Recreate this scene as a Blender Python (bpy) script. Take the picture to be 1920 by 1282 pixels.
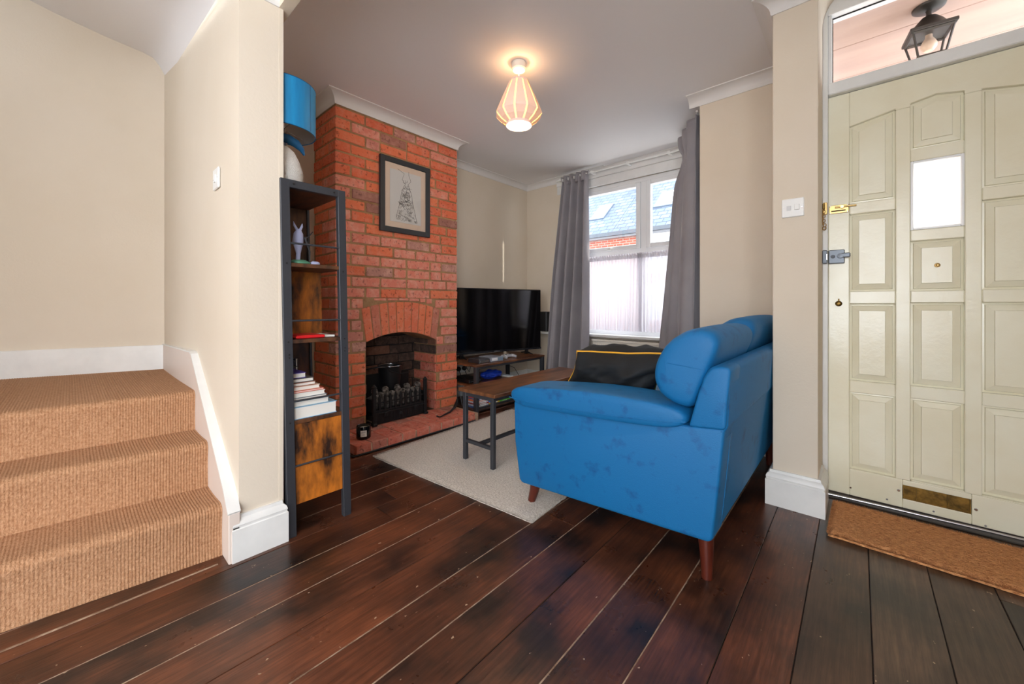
import bpy, bmesh, math, random
from mathutils import Vector, Matrix, noise
from math import sin, cos, pi, radians as R
random.seed(7)
S = bpy.context.scene
for o in list(bpy.data.objects): bpy.data.objects.remove(o)

# ------------------------------------------------------------------ camera
YAW = 41.527
cam = bpy.data.cameras.new('camera'); cam.lens = 734/1920*36; cam.sensor_width = 36
cam.shift_y = -69/1920; cam.clip_start = .02
co = bpy.data.objects.new('camera', cam); S.collection.objects.link(co)
co.location = (0, 0, .95); co.rotation_euler = (R(90), 0, R(YAW)); S.camera = co
# ------------------------------------------------------------------ sky, daylight, exposure
W = bpy.data.worlds.new('sky'); S.world = W; W.use_nodes = True
W.node_tree.nodes['Background'].inputs[0].default_value = (.86, .93, 1, 1)
W.node_tree.nodes['Background'].inputs[1].default_value = 6.0
def area(name, loc, rot, sx, sy, power, col):
    l = bpy.data.lights.new(name, 'AREA'); l.shape = 'RECTANGLE'; l.size = sx; l.size_y = sy
    l.energy = power; l.color = col
    o = bpy.data.objects.new(name, l); S.collection.objects.link(o)
    o.location = loc; o.rotation_euler = rot; return o
area('daylight_rear_window', (.02, -3.12, 1.25), (R(90), 0, 0), 1.3, 1.9, 30, (.98, .985, 1))
area('added_side_daylight', (.74, -1.3, 1.35), (0, R(90), 0), 1.4, 1.4, 26, (.99, .985, 1))  # unseen side window, added to light the room from the right
pt_ = area('sky_portal_bay_window', (-1.7, 3.90, 1.43), (R(-90), 0, 0), 1.44, 1.58, 1, (1, 1, 1)); pt_.data.cycles.is_portal = True
sl = bpy.data.lights.new('sun', 'SUN'); sl.energy = 3.0; sl.angle = R(1.5); sl.color = (1, .95, .86)
so = bpy.data.objects.new('sun', sl); S.collection.objects.link(so); so.rotation_euler = Vector((1, .6, .45)).to_track_quat('Z', 'Y').to_euler()
V = S.view_settings; V.view_transform = 'Standard'; V.look = 'None'; V.gamma = 1; V.use_curve_mapping = False
V.exposure = 0.32

# ------------------------------------------------------------------ helpers
WL = {}                       # world location of every parent object
XF = [Matrix.Identity(4)]     # transform baked into vertices
def tag(o, label=None, cat=None, group=None, kind=None):
    if label: o['label'] = label
    if cat: o['category'] = cat
    if group: o['group'] = group
    if kind: o['kind'] = kind
    return o
def thing(name, loc, label, cat, group=None):
    o = bpy.data.objects.new(name, None); S.collection.objects.link(o)
    p = XF[-1] @ Vector(loc); o.location = p; WL[o.name] = Vector(p); o.empty_display_size = .05
    return tag(o, label, cat, group)
def link(name, me, mat, parent, org):
    o = bpy.data.objects.new(name, me); S.collection.objects.link(o)
    if mat and not me.materials: me.materials.append(mat)
    WL[o.name] = Vector(org)
    if parent:
        o.parent = parent; o.location = Vector(org) - WL[parent.name]
    else: o.location = org
    return o
def fin(name, bm, mat, parent=None, smooth=False, ang=None):
    bm.transform(XF[-1])
    lo = Vector((1e9,)*3); hi = -lo
    for v in bm.verts:
        for i in range(3): lo[i] = min(lo[i], v.co[i]); hi[i] = max(hi[i], v.co[i])
    c = (lo+hi)/2; c.z = lo.z
    bmesh.ops.translate(bm, verts=bm.verts, vec=-c)
    bmesh.ops.recalc_face_normals(bm, faces=bm.faces)
    me = bpy.data.meshes.new(name); bm.to_mesh(me); bm.free()
    if smooth:
        for p in me.polygons: p.use_smooth = True
        if ang:
            try: me.set_sharp_from_angle(angle=R(ang))
            except Exception: pass
    return link(name, me, mat, parent, c)
def bbox(bm, x0, x1, y0, y1, z0, z1, bev=0, seg=1, mat=None):
    r = bmesh.ops.create_cube(bm, size=1)
    vs = r['verts']
    for v in vs:
        v.co = Vector(((x0+x1)/2+v.co.x*(x1-x0), (y0+y1)/2+v.co.y*(y1-y0), (z0+z1)/2+v.co.z*(z1-z0)))
    if bev:
        es = list({e for v in vs for e in v.link_edges})
        bmesh.ops.bevel(bm, geom=es, offset=bev, segments=seg, affect='EDGES', profile=.5)
def box(name, x0, x1, y0, y1, z0, z1, mat, parent=None, bev=0, seg=1, smooth=False):
    bm = bmesh.new(); bbox(bm, x0, x1, y0, y1, z0, z1, bev, seg); return fin(name, bm, mat, parent, smooth, 40 if smooth else None)
def bprism(bm, poly, axis, a, b, bev=0, seg=2):
    """poly = 2D points in the plane normal to axis, extruded a..b. axis 'x':(y,z) 'y':(x,z) 'z':(x,y)"""
    def P(p, d):
        return {'x': (d, p[0], p[1]), 'y': (p[0], d, p[1]), 'z': (p[0], p[1], d)}[axis]
    A = [bm.verts.new(P(p, a)) for p in poly]; B = [bm.verts.new(P(p, b)) for p in poly]
    n = len(poly); fs = [bm.faces.new(A), bm.faces.new(B[::-1])]
    for i in range(n): fs.append(bm.faces.new((A[i], B[i], B[(i+1) % n], A[(i+1) % n])))
    if bev:
        bmesh.ops.recalc_face_normals(bm, faces=fs)
        es = [e for e in {e for f in fs for e in f.edges} if e.calc_face_angle(0) > R(25)]
        bmesh.ops.bevel(bm, geom=es, offset=bev, segments=seg, affect='EDGES', profile=.5)
def prism(name, poly, axis, a, b, mat, parent=None, bev=0, seg=2, smooth=False):
    bm = bmesh.new(); bprism(bm, poly, axis, a, b, bev, seg); return fin(name, bm, mat, parent, smooth, 35 if smooth else None)
def btube(bm, pts, r, n=8, closed=False):
    pts = [Vector(p) for p in pts]; m = len(pts); rings = []
    rr = r if isinstance(r, (list, tuple)) else [r]*m
    up = None
    for i, p in enumerate(pts):
        if closed: d = pts[(i+1) % m]-pts[i-1]
        else: d = pts[min(i+1, m-1)]-pts[max(i-1, 0)]
        if d.length < 1e-9: d = Vector((0, 0, 1))
        d.normalize()
        if up is None:
            up = Vector((0, 0, 1)) if abs(d.z) < .9 else Vector((1, 0, 0))
        s = d.cross(up)
        if s.length < 1e-6: s = d.cross(Vector((0, 1, 0)))
        s.normalize(); u = s.cross(d).normalized(); up = u
        rings.append([bm.verts.new(p+(s*cos(2*pi*k/n)+u*sin(2*pi*k/n))*rr[i]) for k in range(n)])
    for i in range(m if closed else m-1):
        a, b = rings[i], rings[(i+1) % m]
        for k in range(n): bm.faces.new((a[k], a[(k+1) % n], b[(k+1) % n], b[k]))
    if not closed: bm.faces.new(rings[0]); bm.faces.new(rings[-1][::-1])
def tube(name, pts, r, mat, parent=None, n=8, closed=False):
    bm = bmesh.new(); btube(bm, pts, r, n, closed); return fin(name, bm, mat, parent, True, 50)
def blathe(bm, prof, c, n=24, rot=None, shear=(0, 0)):
    """prof = [(r,z)] about the z axis through c"""
    rings = []
    for r, z in prof:
        if r < 1e-6: vs = [bm.verts.new((0, 0, z))]
        else: vs = [bm.verts.new((r*cos(2*pi*k/n), r*sin(2*pi*k/n), z)) for k in range(n)]
        rings.append(vs)
    for a, b in zip(rings, rings[1:]):
        if len(a) == 1 and len(b) == 1: continue
        for k in range(n):
            k2 = (k+1) % n
            if len(a) == 1: bm.faces.new((a[0], b[k], b[k2]))
            elif len(b) == 1: bm.faces.new((a[k], a[k2], b[0]))
            else: bm.faces.new((a[k], a[k2], b[k2], b[k]))
    M = Matrix.Translation(c) @ (rot or Matrix.Identity(4))
    for vs in rings:
        for v in vs: v.co = M @ v.co
def lathe(name, prof, c, mat, parent=None, n=24, rot=None, smooth=True, ang=35):
    bm = bmesh.new(); blathe(bm, prof, c, n, rot); return fin(name, bm, mat, parent, smooth, ang)
def sweep(name, prof, p0, p1, out, mat, parent=None, m0=0, m1=0):
    """straight moulding: prof [(out, z)], from p0 to p1 (xy), out = unit xy vector; m0/m1 mitre (+1 external, -1 internal)"""
    bm = bmesh.new(); p0 = Vector((*p0, 0)); p1 = Vector((*p1, 0)); d = (p1-p0).normalized(); o = Vector((*out, 0))
    A = [bm.verts.new(p0+o*a-d*a*m0+Vector((0, 0, z))) for a, z in prof]
    B = [bm.verts.new(p1+o*a+d*a*m1+Vector((0, 0, z))) for a, z in prof]
    n = len(prof)
    for i in range(n): bm.faces.new((A[i], B[i], B[(i+1) % n], A[(i+1) % n]))
    bm.faces.new(A); bm.faces.new(B[::-1])
    return fin(name, bm, mat, parent, True, 30)
def struct(o): o['kind'] = 'structure'; return o

# ------------------------------------------------------------------ materials
def sl_(c): return tuple(((x/255)/12.92 if x/255 <= .04045 else ((x/255+.055)/1.055)**2.4) for x in c)
def C3(c): return (*sl_(c), 1)
def mat(name, col, rough=.5, metal=0, col2=None, vs=4, vstretch=(1, 1, 1), contrast=(.35, .65), bump=0, bs=60, bstretch=(1, 1, 1),
        sheen=0, coat=0, emis=0, rnd=0, spec=.5, trans=0, detail=4, rvar=0):
    m = bpy.data.materials.new(name); m.use_nodes = True; N = m.node_tree.nodes; L = m.node_tree.links
    b = N['Principled BSDF']; b.inputs['Base Color'].default_value = C3(col)
    b.inputs['Roughness'].default_value = rough; b.inputs['Metallic'].default_value = metal
    b.inputs['Specular IOR Level'].default_value = spec
    if sheen: b.inputs['Sheen Weight'].default_value = sheen; b.inputs['Sheen Roughness'].default_value = .3; b.inputs['Sheen Tint'].default_value = C3(tuple(min(255, c+70) for c in col))
    if coat: b.inputs['Coat Weight'].default_value = coat; b.inputs['Coat Roughness'].default_value = .12
    if emis: b.inputs['Emission Color'].default_value = C3(col); b.inputs['Emission Strength'].default_value = emis
    tc = N.new('ShaderNodeTexCoord')
    oi = N.new('ShaderNodeObjectInfo')
    add = N.new('ShaderNodeVectorMath'); add.operation = 'ADD'; L.new(tc.outputs['Object'], add.inputs[0])
    mul = N.new('ShaderNodeVectorMath'); mul.operation = 'SCALE'; mul.inputs['Scale'].default_value = 13.7
    L.new(oi.outputs['Random'], mul.inputs[0]); L.new(mul.outputs[0], add.inputs[1])
    out = None
    def noise_(scale, st, det=detail):
        mp = N.new('ShaderNodeMapping'); mp.inputs['Scale'].default_value = st; L.new(add.outputs[0], mp.inputs[0])
        n = N.new('ShaderNodeTexNoise'); n.inputs['Scale'].default_value = scale; n.inputs['Detail'].default_value = det
        n.inputs['Roughness'].default_value = .6
        L.new(mp.outputs[0], n.inputs['Vector']); return n
    if col2:
        n = noise_(vs, vstretch); r = N.new('ShaderNodeValToRGB'); r.color_ramp.elements[0].position = contrast[0]; r.color_ramp.elements[1].position = contrast[1]
        r.color_ramp.elements[0].color = C3(col); r.color_ramp.elements[1].color = C3(col2)
        L.new(n.outputs['Fac'], r.inputs[0]); out = r.outputs[0]
    if rnd:
        h = N.new('ShaderNodeHueSaturation'); mr = N.new('ShaderNodeMapRange')
        mr.inputs['To Min'].default_value = 1-rnd; mr.inputs['To Max'].default_value = 1+rnd
        L.new(oi.outputs['Random'], mr.inputs['Value']); L.new(mr.outputs[0], h.inputs['Value'])
        if out: L.new(out, h.inputs['Color'])
        else: h.inputs['Color'].default_value = C3(col)
        out = h.outputs[0]
    if out: L.new(out, b.inputs['Base Color'])
    if bump:
        n2 = noise_(bs, bstretch, 3); bp = N.new('ShaderNodeBump'); bp.inputs['Strength'].default_value = 1; bp.inputs['Distance'].default_value = bump
        L.new(n2.outputs['Fac'], bp.inputs['Height']); L.new(bp.outputs[0], b.inputs['Normal'])
    if rvar:
        n3 = noise_(6, (1, 1, 1)); mr = N.new('ShaderNodeMapRange'); mr.inputs['To Min'].default_value = rough-rvar; mr.inputs['To Max'].default_value = rough+rvar
        L.new(n3.outputs['Fac'], mr.inputs['Value']); L.new(mr.outputs[0], b.inputs['Roughness'])
    m['b'] = 1
    return m
M = {}
M['wall'] = mat('cream_wall', (224, 212, 195), .75, col2=(220, 207, 188), vs=1.5, bump=.0006, bs=90)
M['ceil'] = mat('ceiling_paint', (238, 236, 237), .8, bump=.0005, bs=40)
M['white'] = mat('white_gloss', (236, 236, 234), .3, col2=(226, 226, 224), vs=5, bump=.0004, bs=60)
M['coving'] = mat('white_coving', (228, 226, 224), .6)
M['upvc'] = mat('white_upvc', (238, 240, 242), .25)
M['door'] = mat('door_paint', (238, 234, 212), .22, col2=(232, 225, 198), vs=3, bump=.0008, bs=45, rvar=.06)
M['dark_metal'] = mat('dark_metal', (62, 64, 70), .42, metal=.3, bump=.0002, bs=300)
M['black'] = mat('black_plastic', (22, 22, 24), .4)
M['cast_iron'] = mat('cast_iron', (38, 38, 40), .5, metal=.5, bump=.0008, bs=120)
M['brass'] = mat('brass', (196, 164, 108), .28, metal=1)
M['old_brass'] = mat('old_brass', (150, 118, 60), .42, metal=1, col2=(92, 74, 44), vs=30)
M['chrome'] = mat('chrome', (200, 200, 205), .2, metal=1)
M['lock_grey'] = mat('lock_grey', (98, 104, 112), .35, metal=.4)
M['mortar'] = mat('mortar', (176, 140, 100), .95, col2=(142, 106, 74), vs=9, bump=.003, bs=70)
M['mortar_light'] = mat('mortar_pale', (206, 178, 150), .95, col2=(150, 112, 90), vs=14, bump=.003, bs=70)
M['rustic'] = mat('rustic_orange_wood', (204, 118, 34), .5, col2=(40, 22, 12), vs=5, vstretch=(1, 1.6, .55), contrast=(.44, .62), bump=.0006, bs=60, detail=9)
M['shelf_wood'] = mat('rustic_brown_wood', (104, 66, 40), .45, col2=(52, 32, 22), vs=9, vstretch=(.6, 3, 1), bump=.0004, bs=60, detail=8)
M['top_wood'] = mat('table_wood', (142, 92, 58), .32, col2=(66, 38, 26), vs=7, vstretch=(2.2, .5, 1), contrast=(.35, .66), bump=.0004, bs=60, detail=8)
M['rug'] = mat('cream_rug', (228, 219, 208), .95, col2=(186, 174, 160), vs=110, contrast=(.38, .7), bump=.006, bs=160, sheen=.3)
M['coir'] = mat('coir_mat', (228, 166, 110), .95, col2=(160, 98, 54), vs=110, vstretch=(.5, 1.6, 1), contrast=(.4, .66), bump=.006, bs=140)
M['curtain'] = mat('grey_velvet', (150, 146, 150), .6, col2=(138, 134, 140), vs=3, bump=.0004, bs=200, sheen=.6)
M['black_velvet'] = mat('black_velvet', (12, 13, 15), .8, col2=(22, 28, 34), vs=6, sheen=.08, bump=.001, bs=40)
M['yellow'] = mat('yellow_piping', (228, 168, 40), .6)
M['leg_wood'] = mat('sofa_leg_wood', (96, 40, 26), .3, col2=(70, 26, 18), vs=12, vstretch=(3, 3, .5))
M['white_plastic'] = mat('white_plastic', (240, 240, 238), .3)
M['radiator'] = mat('radiator_enamel', (236, 230, 218), .35)
M['tv_screen'] = mat('tv_screen', (7, 7, 10), .1, spec=.6)
M['paper'] = mat('paper', (232, 230, 224), .8)
M['mount'] = mat('picture_mount', (226, 208, 188), .85)
M['frame'] = mat('picture_frame', (44, 48, 54), .5)
M['ink'] = mat('ink', (96, 96, 98), .9)
M['ember'] = mat('ash_coal', (120, 112, 106), .95, col2=(40, 36, 34), vs=40, bump=.004, bs=90)
M['soot'] = mat('soot', (40, 36, 34), .95, bump=.003, bs=40)
M['fur'] = mat('white_fur', (240, 238, 234), .9, bump=.004, bs=200)
M['lamp_blue'] = mat('blue_lamp_velvet', (18, 140, 196), .55, col2=(10, 120, 178), vs=8, vstretch=(3, 3, .4), sheen=.6)
M['navy_blue'] = mat('deep_blue', (6, 84, 130), .55, sheen=.3)
M['silver'] = mat('silver_lining', (196, 190, 186), .28, metal=.8)
M['sock'] = mat('white_socket', (236, 234, 230), .35)
M['seam'] = mat('pale_filler', (176, 152, 130), .8, col2=(120, 92, 72), vs=22)
M['dark_gap'] = mat('dark_gap', (20, 14, 12), .9)
def velvet():
    m = mat('blue_velvet', (0, 103, 162), .6, col2=(0, 70, 124), vs=14, contrast=(.56, .74), sheen=.12, bump=.0006, bs=220, detail=6)
    return m
M['sofa'] = velvet()
def carpet():
    m = mat('coir_carpet', (196, 152, 116), .95, col2=(160, 113, 78), vs=120, contrast=(.3, .7), bump=.004, bs=190)
    return m
M['carpet'] = carpet()
def brick_mat(name, a, b, c, haze, val=1, dark=.0):
    m = bpy.data.materials.new(name); m.use_nodes = True; N = m.node_tree.nodes; L = m.node_tree.links; P = N['Principled BSDF']
    P.inputs['Roughness'].default_value = .88
    tc = N.new('ShaderNodeTexCoord'); oi = N.new('ShaderNodeObjectInfo')
    add = N.new('ShaderNodeVectorMath'); add.operation = 'ADD'; L.new(tc.outputs['Object'], add.inputs[0])
    sc = N.new('ShaderNodeVectorMath'); sc.operation = 'SCALE'; sc.inputs['Scale'].default_value = 31; L.new(oi.outputs['Random'], sc.inputs[0]); L.new(sc.outputs[0], add.inputs[1])
    r0 = N.new('ShaderNodeValToRGB'); r0.color_ramp.interpolation = 'LINEAR'
    els = r0.color_ramp.elements; els[0].color = C3(a); els[1].color = C3(b); els[0].position = 0; els[1].position = .82
    e = els.new(.94); e.color = C3(c)
    L.new(oi.outputs['Random'], r0.inputs[0])
    n1 = N.new('ShaderNodeTexNoise'); n1.inputs['Scale'].default_value = 16; n1.inputs['Detail'].default_value = 6; n1.inputs['Roughness'].default_value = .7
    L.new(add.outputs[0], n1.inputs['Vector'])
    r1 = N.new('ShaderNodeValToRGB'); r1.color_ramp.elements[0].position = .45; r1.color_ramp.elements[1].position = .72
    r1.color_ramp.elements[0].color = (0, 0, 0, 1); r1.color_ramp.elements[1].color = (haze, haze, haze, 1)
    L.new(n1.outputs['Fac'], r1.inputs[0])
    mx = N.new('ShaderNodeMix'); mx.data_type = 'RGBA'; mx.inputs[7].default_value = C3((226, 176, 156))
    L.new(r1.outputs[0], mx.inputs[0]); L.new(r0.outputs[0], mx.inputs[6])
    n2 = N.new('ShaderNodeTexNoise'); n2.inputs['Scale'].default_value = 42; n2.inputs['Detail'].default_value = 4; L.new(add.outputs[0], n2.inputs['Vector'])
    r2 = N.new('ShaderNodeValToRGB'); r2.color_ramp.elements[0].position = .3; r2.color_ramp.elements[0].color = (.35, .3, .3, 1)
    r2.color_ramp.elements[1].position = .42; r2.color_ramp.elements[1].color = (1, 1, 1, 1)
    L.new(n2.outputs['Fac'], r2.inputs[0])
    m2 = N.new('ShaderNodeMix'); m2.data_type = 'RGBA'; m2.blend_type = 'MULTIPLY'; m2.inputs[0].default_value = .8
    L.new(mx.outputs[2], m2.inputs[6]); L.new(r2.outputs[0], m2.inputs[7]); L.new(m2.outputs[2], P.inputs['Base Color'])
    bp = N.new('ShaderNodeBump'); bp.inputs['Distance'].default_value = .004; bp.inputs['Strength'].default_value = .8
    L.new(n2.outputs['Fac'], bp.inputs['Height']); L.new(bp.outputs[0], P.inputs['Normal'])
    return m
M['brick'] = brick_mat('red_brick', (228, 124, 84), (214, 104, 72), (158, 108, 96), .35)
M['brick_pink'] = brick_mat('pinkish_brick', (222, 136, 114), (214, 124, 106), (180, 130, 118), .8)
M['brick_arch'] = brick_mat('orange_brick', (224, 122, 82), (216, 112, 82), (190, 116, 96), .35)
M['brick_hearth'] = brick_mat('hearth_brick', (210, 116, 90), (198, 104, 86), (170, 110, 94), .5)
M['brick_soot'] = brick_mat('sooty_brick', (66, 54, 48), (78, 58, 48), (120, 80, 62), .12)
def floor_mat(nm, ca, cb, r0_, r1_):
    m = bpy.data.materials.new(nm); m.use_nodes = True; N = m.node_tree.nodes; L = m.node_tree.links; P = N['Principled BSDF']
    tc = N.new('ShaderNodeTexCoord'); oi = N.new('ShaderNodeObjectInfo')
    add = N.new('ShaderNodeVectorMath'); add.operation = 'ADD'; L.new(tc.outputs['Object'], add.inputs[0])
    sc = N.new('ShaderNodeVectorMath'); sc.operation = 'SCALE'; sc.inputs['Scale'].default_value = 17; L.new(oi.outputs['Random'], sc.inputs[0]); L.new(sc.outputs[0], add.inputs[1])
    def ns(scale, st, det, rough=.6):
        mp = N.new('ShaderNodeMapping'); mp.inputs['Scale'].default_value = st; L.new(add.outputs[0], mp.inputs[0])
        n = N.new('ShaderNodeTexNoise'); n.inputs['Scale'].default_value = scale; n.inputs['Detail'].default_value = det; n.inputs['Roughness'].default_value = rough
        L.new(mp.outputs[0], n.inputs['Vector']); return n.outputs['Fac']
    def ramp(f, p0, c0, p1, c1):
        r = N.new('ShaderNodeValToRGB'); r.color_ramp.elements[0].position = p0; r.color_ramp.elements[1].position = p1
        r.color_ramp.elements[0].color = c0; r.color_ramp.elements[1].color = c1; L.new(f, r.inputs[0]); return r.outputs[0]
    big = ramp(ns(3.2, (1, .8, 1), 4), .38, C3(ca), .66, C3(cb))
    grain = ramp(ns(9, (12, .6, 1), 5, .65), .4, (.45, .42, .42, 1), .68, (1.15, 1.1, 1.05, 1))
    m1 = N.new('ShaderNodeMix'); m1.data_type = 'RGBA'; m1.blend_type = 'MULTIPLY'; m1.inputs[0].default_value = .75
    L.new(big, m1.inputs[6]); L.new(grain, m1.inputs[7])
    spk = ramp(ns(42, (1.3, .8, 1), 2), .735, (0, 0, 0, 1), .76, (1, 1, 1, 1))
    m2 = N.new('ShaderNodeMix'); m2.data_type = 'RGBA'; m2.inputs[7].default_value = C3((170, 145, 120))
    L.new(spk, m2.inputs[0]); L.new(m1.outputs[2], m2.inputs[6])
    h = N.new('ShaderNodeHueSaturation'); mr = N.new('ShaderNodeMapRange'); mr.inputs['To Min'].default_value = .75; mr.inputs['To Max'].default_value = 1.25
    L.new(oi.outputs['Random'], mr.inputs['Value']); L.new(mr.outputs[0], h.inputs['Value']); L.new(m2.outputs[2], h.inputs['Color'])
    L.new(h.outputs[0], P.inputs['Base Color'])
    rr = N.new('ShaderNodeMapRange'); rr.inputs['To Min'].default_value = r0_; rr.inputs['To Max'].default_value = r1_
    L.new(ns(5, (1, 1, 1), 4), rr.inputs['Value']); L.new(rr.outputs[0], P.inputs['Roughness'])
    bp = N.new('ShaderNodeBump'); bp.inputs['Distance'].default_value = .0012; bp.inputs['Strength'].default_value = .6
    L.new(ns(9, (9, .8, 1), 4), bp.inputs['Height']); L.new(bp.outputs[0], P.inputs['Normal'])
    return m
M['floor'] = floor_mat('dark_floorboard', (44, 31, 26), (116, 68, 45), .19, .42)
M['floor_hall'] = floor_mat('worn_sheen_tinted_floorboard', (58, 47, 40), (102, 79, 63), .24, .44)  # greyer near the door: wear plus the door's reflection tinted into the colour
M['floor_mid'] = floor_mat('half_worn_sheen_floorboard', (52, 40, 34), (108, 76, 56), .22, .43)  # step between, with part of the wear and reflection tint
def glass(name, tint=(1, 1, 1), gl=.08, white=0):
    m = bpy.data.materials.new(name); m.use_nodes = True; N = m.node_tree.nodes; L = m.node_tree.links; N.remove(N['Principled BSDF'])
    t = N.new('ShaderNodeBsdfTransparent'); t.inputs[0].default_value = (*tint, 1); g = N.new('ShaderNodeBsdfGlossy'); g.inputs['Roughness'].default_value = .03
    x = N.new('ShaderNodeMixShader'); x.inputs[0].default_value = gl; L.new(t.outputs[0], x.inputs[1]); L.new(g.outputs[0], x.inputs[2]); o = x
    if white:
        d = N.new('ShaderNodeBsdfTranslucent'); d.inputs[0].default_value = (.95, .95, .95, 1); y = N.new('ShaderNodeMixShader'); y.inputs[0].default_value = white
        L.new(x.outputs[0], y.inputs[1]); L.new(d.outputs[0], y.inputs[2]); o = y
    L.new(o.outputs[0], N['Material Output'].inputs[0]); return m
M['glass'] = glass('window_glass'); M['frosted'] = glass('frosted_glass', white=.9); M['transom'] = glass('old_glass', (.98, .97, .97), .05, .0)
def cloth(name, col, tr, see):
    m = bpy.data.materials.new(name); m.use_nodes = True; N = m.node_tree.nodes; L = m.node_tree.links; N.remove(N['Principled BSDF'])
    d = N.new('ShaderNodeBsdfDiffuse'); d.inputs[0].default_value = C3(col); t = N.new('ShaderNodeBsdfTranslucent'); t.inputs[0].default_value = C3(col)
    x = N.new('ShaderNodeMixShader'); x.inputs[0].default_value = tr; L.new(d.outputs[0], x.inputs[1]); L.new(t.outputs[0], x.inputs[2])
    p = N.new('ShaderNodeBsdfTransparent'); y = N.new('ShaderNodeMixShader'); y.inputs[0].default_value = see; L.new(x.outputs[0], y.inputs[1]); L.new(p.outputs[0], y.inputs[2])
    L.new(y.outputs[0], N['Material Output'].inputs[0]); return m
M['sheer'] = cloth('white_sheer', (222, 220, 226), .55, .08)
M['shade'] = cloth('lampshade_card', (244, 226, 222), .10, 0)
def plain(c, rough=.5, **k): 
    key = 'p%02x%02x%02x' % tuple(c)
    if key not in M: M[key] = mat('paint_'+key[1:], c, rough, **k)
    return M[key]

# ------------------------------------------------------------------ key dimensions
CE = 2.41; XA = -3.06; YW = 3.735; YN = 2.92; XC = -2.70; C0 = 1.213; C1 = 2.305

# ------------------------------------------------------------------ floor
fl = struct(box('floor', -3.5, .9, -3.2, 4.0, -.12, -.022, M['dark_gap']))
k = 0; x = -.60-.157*18
XF[-1] = Matrix.Identity(4)
while x < .85:
    x1 = x+.157
    cuts = [-3.2, random.uniform(-2.6, -1.0), random.uniform(.9, 2.3) if x < -1.0 or x > .2 else random.uniform(2.4, 3.0), YW]
    if abs(x-.0) < .3: cuts = [-3.2, -1.5, YW]
    for a, b in zip(cuts, cuts[1:]):
        g = .0012 if x > -.5 else .0018
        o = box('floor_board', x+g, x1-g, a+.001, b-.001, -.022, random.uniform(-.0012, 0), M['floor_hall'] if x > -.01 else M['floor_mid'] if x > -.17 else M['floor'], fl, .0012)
    if x1 < .8:
        pale = x < -.55 and k % 3 != 1
        box('gap_filler', x1-.0022, x1+.0022, -3.2, YW, -.02, -.0012 if pale else -.004, M['seam'] if pale else M['dark_gap'], fl)
    x = x1; k += 1
# worn pale joint along the stair side
box('gap_filler', -1.765, -1.757, -1.4, .36, -.004, .0012, M['seam'], fl, .0005)['label'] = 'wide pale filled joint beside the stairs'

# ------------------------------------------------------------------ walls
w = M['wall']
struct(box('wall_party', XA-.2, XA, .557, 4.0, 0, 2.6, w))
bm = bmesh.new()
bbox(bm, XA-.2, -2.42, YW, YW+.3, 0, 2.6); bbox(bm, -.98, -.6, YW, YW+.3, 0, 2.6)
bbox(bm, -2.42, -.98, YW, YW+.3, 0, .635); bbox(bm, -2.42, -.98, YW, YW+.3, 2.225, 2.6)
struct(fin('wall_window', bm, w))
struct(box('wall_bay_return', -.832, -.6, YN+.001, YW, 0, 2.6, w))
struct(box('wall_front', -.832, -.3, YN, YN+.25, 0, 2.6, w, bev=.003))
bm = bmesh.new(); bbox(bm, -.31, -.137, 2.24, 2.92, 0, 2.6, .004, 2); struct(fin('wall_front_nib', bm, w))
bm = bmesh.new(); bbox(bm, -.139, .9, 2.53, 2.66, 2.5, 2.7); bbox(bm, .66, .9, 2.3, 2.66, 0, 2.7); struct(fin('wall_door', bm, w))
# curved plaster corner over the door reveal
pts = [(-.139, 2.52)]+[(-.137+.085*(1-cos(a)), 2.345+.155*sin(a)) for a in [i*pi/2/8 for i in range(9)]]
pts = [(-.139, 2.345), (-.137, 2.345)]+[(-.137+.10*(1-cos(a)), 2.345+.15*sin(a)) for a in [i*pi/2/10 for i in range(1, 11)]]+[(-.037, 2.52), (-.139, 2.52)]
struct(prism('trim_1', pts, 'y', 2.24, 2.525, w))
bm = bmesh.new()
bbox(bm, .8, 1.0, -3.3, 2.31, 0, .6); bbox(bm, .8, 1.0, -3.3, 2.31, 2.1, 2.7); bbox(bm, .8, 1.0, -3.3, -2.05, .6, 2.1); bbox(bm, .8, 1.0, -.55, 2.31, .6, 2.1)
struct(fin('wall_right', bm, w))
bm = bmesh.new()
bbox(bm, -3.7, -.65, -3.4, -3.2, 0, 2.7); bbox(bm, .7, 1.0, -3.4, -3.2, 0, 2.7); bbox(bm, -.65, .7, -3.4, -3.2, 0, .28); bbox(bm, -.65, .7, -3.4, -3.2, 2.22, 2.7)
struct(fin('wall_rear', bm, w))
# wall between stairs and living room (plan slightly skewed)
struct(prism('wall_stair', [(-1.745, .421), (-1.745, .557), (-3.6, .557), (-3.6, .386)], 'z', 0, 2.9, w, bev=0))
struct(box('trim_2', -1.748, -1.7435, .557, .573, 0, 2.16, w))
# stairwell end wall, square to nothing: it runs slightly askew
struct(prism('wall_stair_end', [(-3.25, .392), (-3.25-.31*1.4, .392-1.4), (-3.9, -1.0), (-3.6, .392)], 'z', 0, 2.9, w))
struct(box('wall_left', -3.9, -3.5, -3.2, -1.0, 0, 2.7, w))
struct(box('wall_stair_near', -3.9, -1.9, -1.15, -1.0, 0, 2.7, w))
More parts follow.
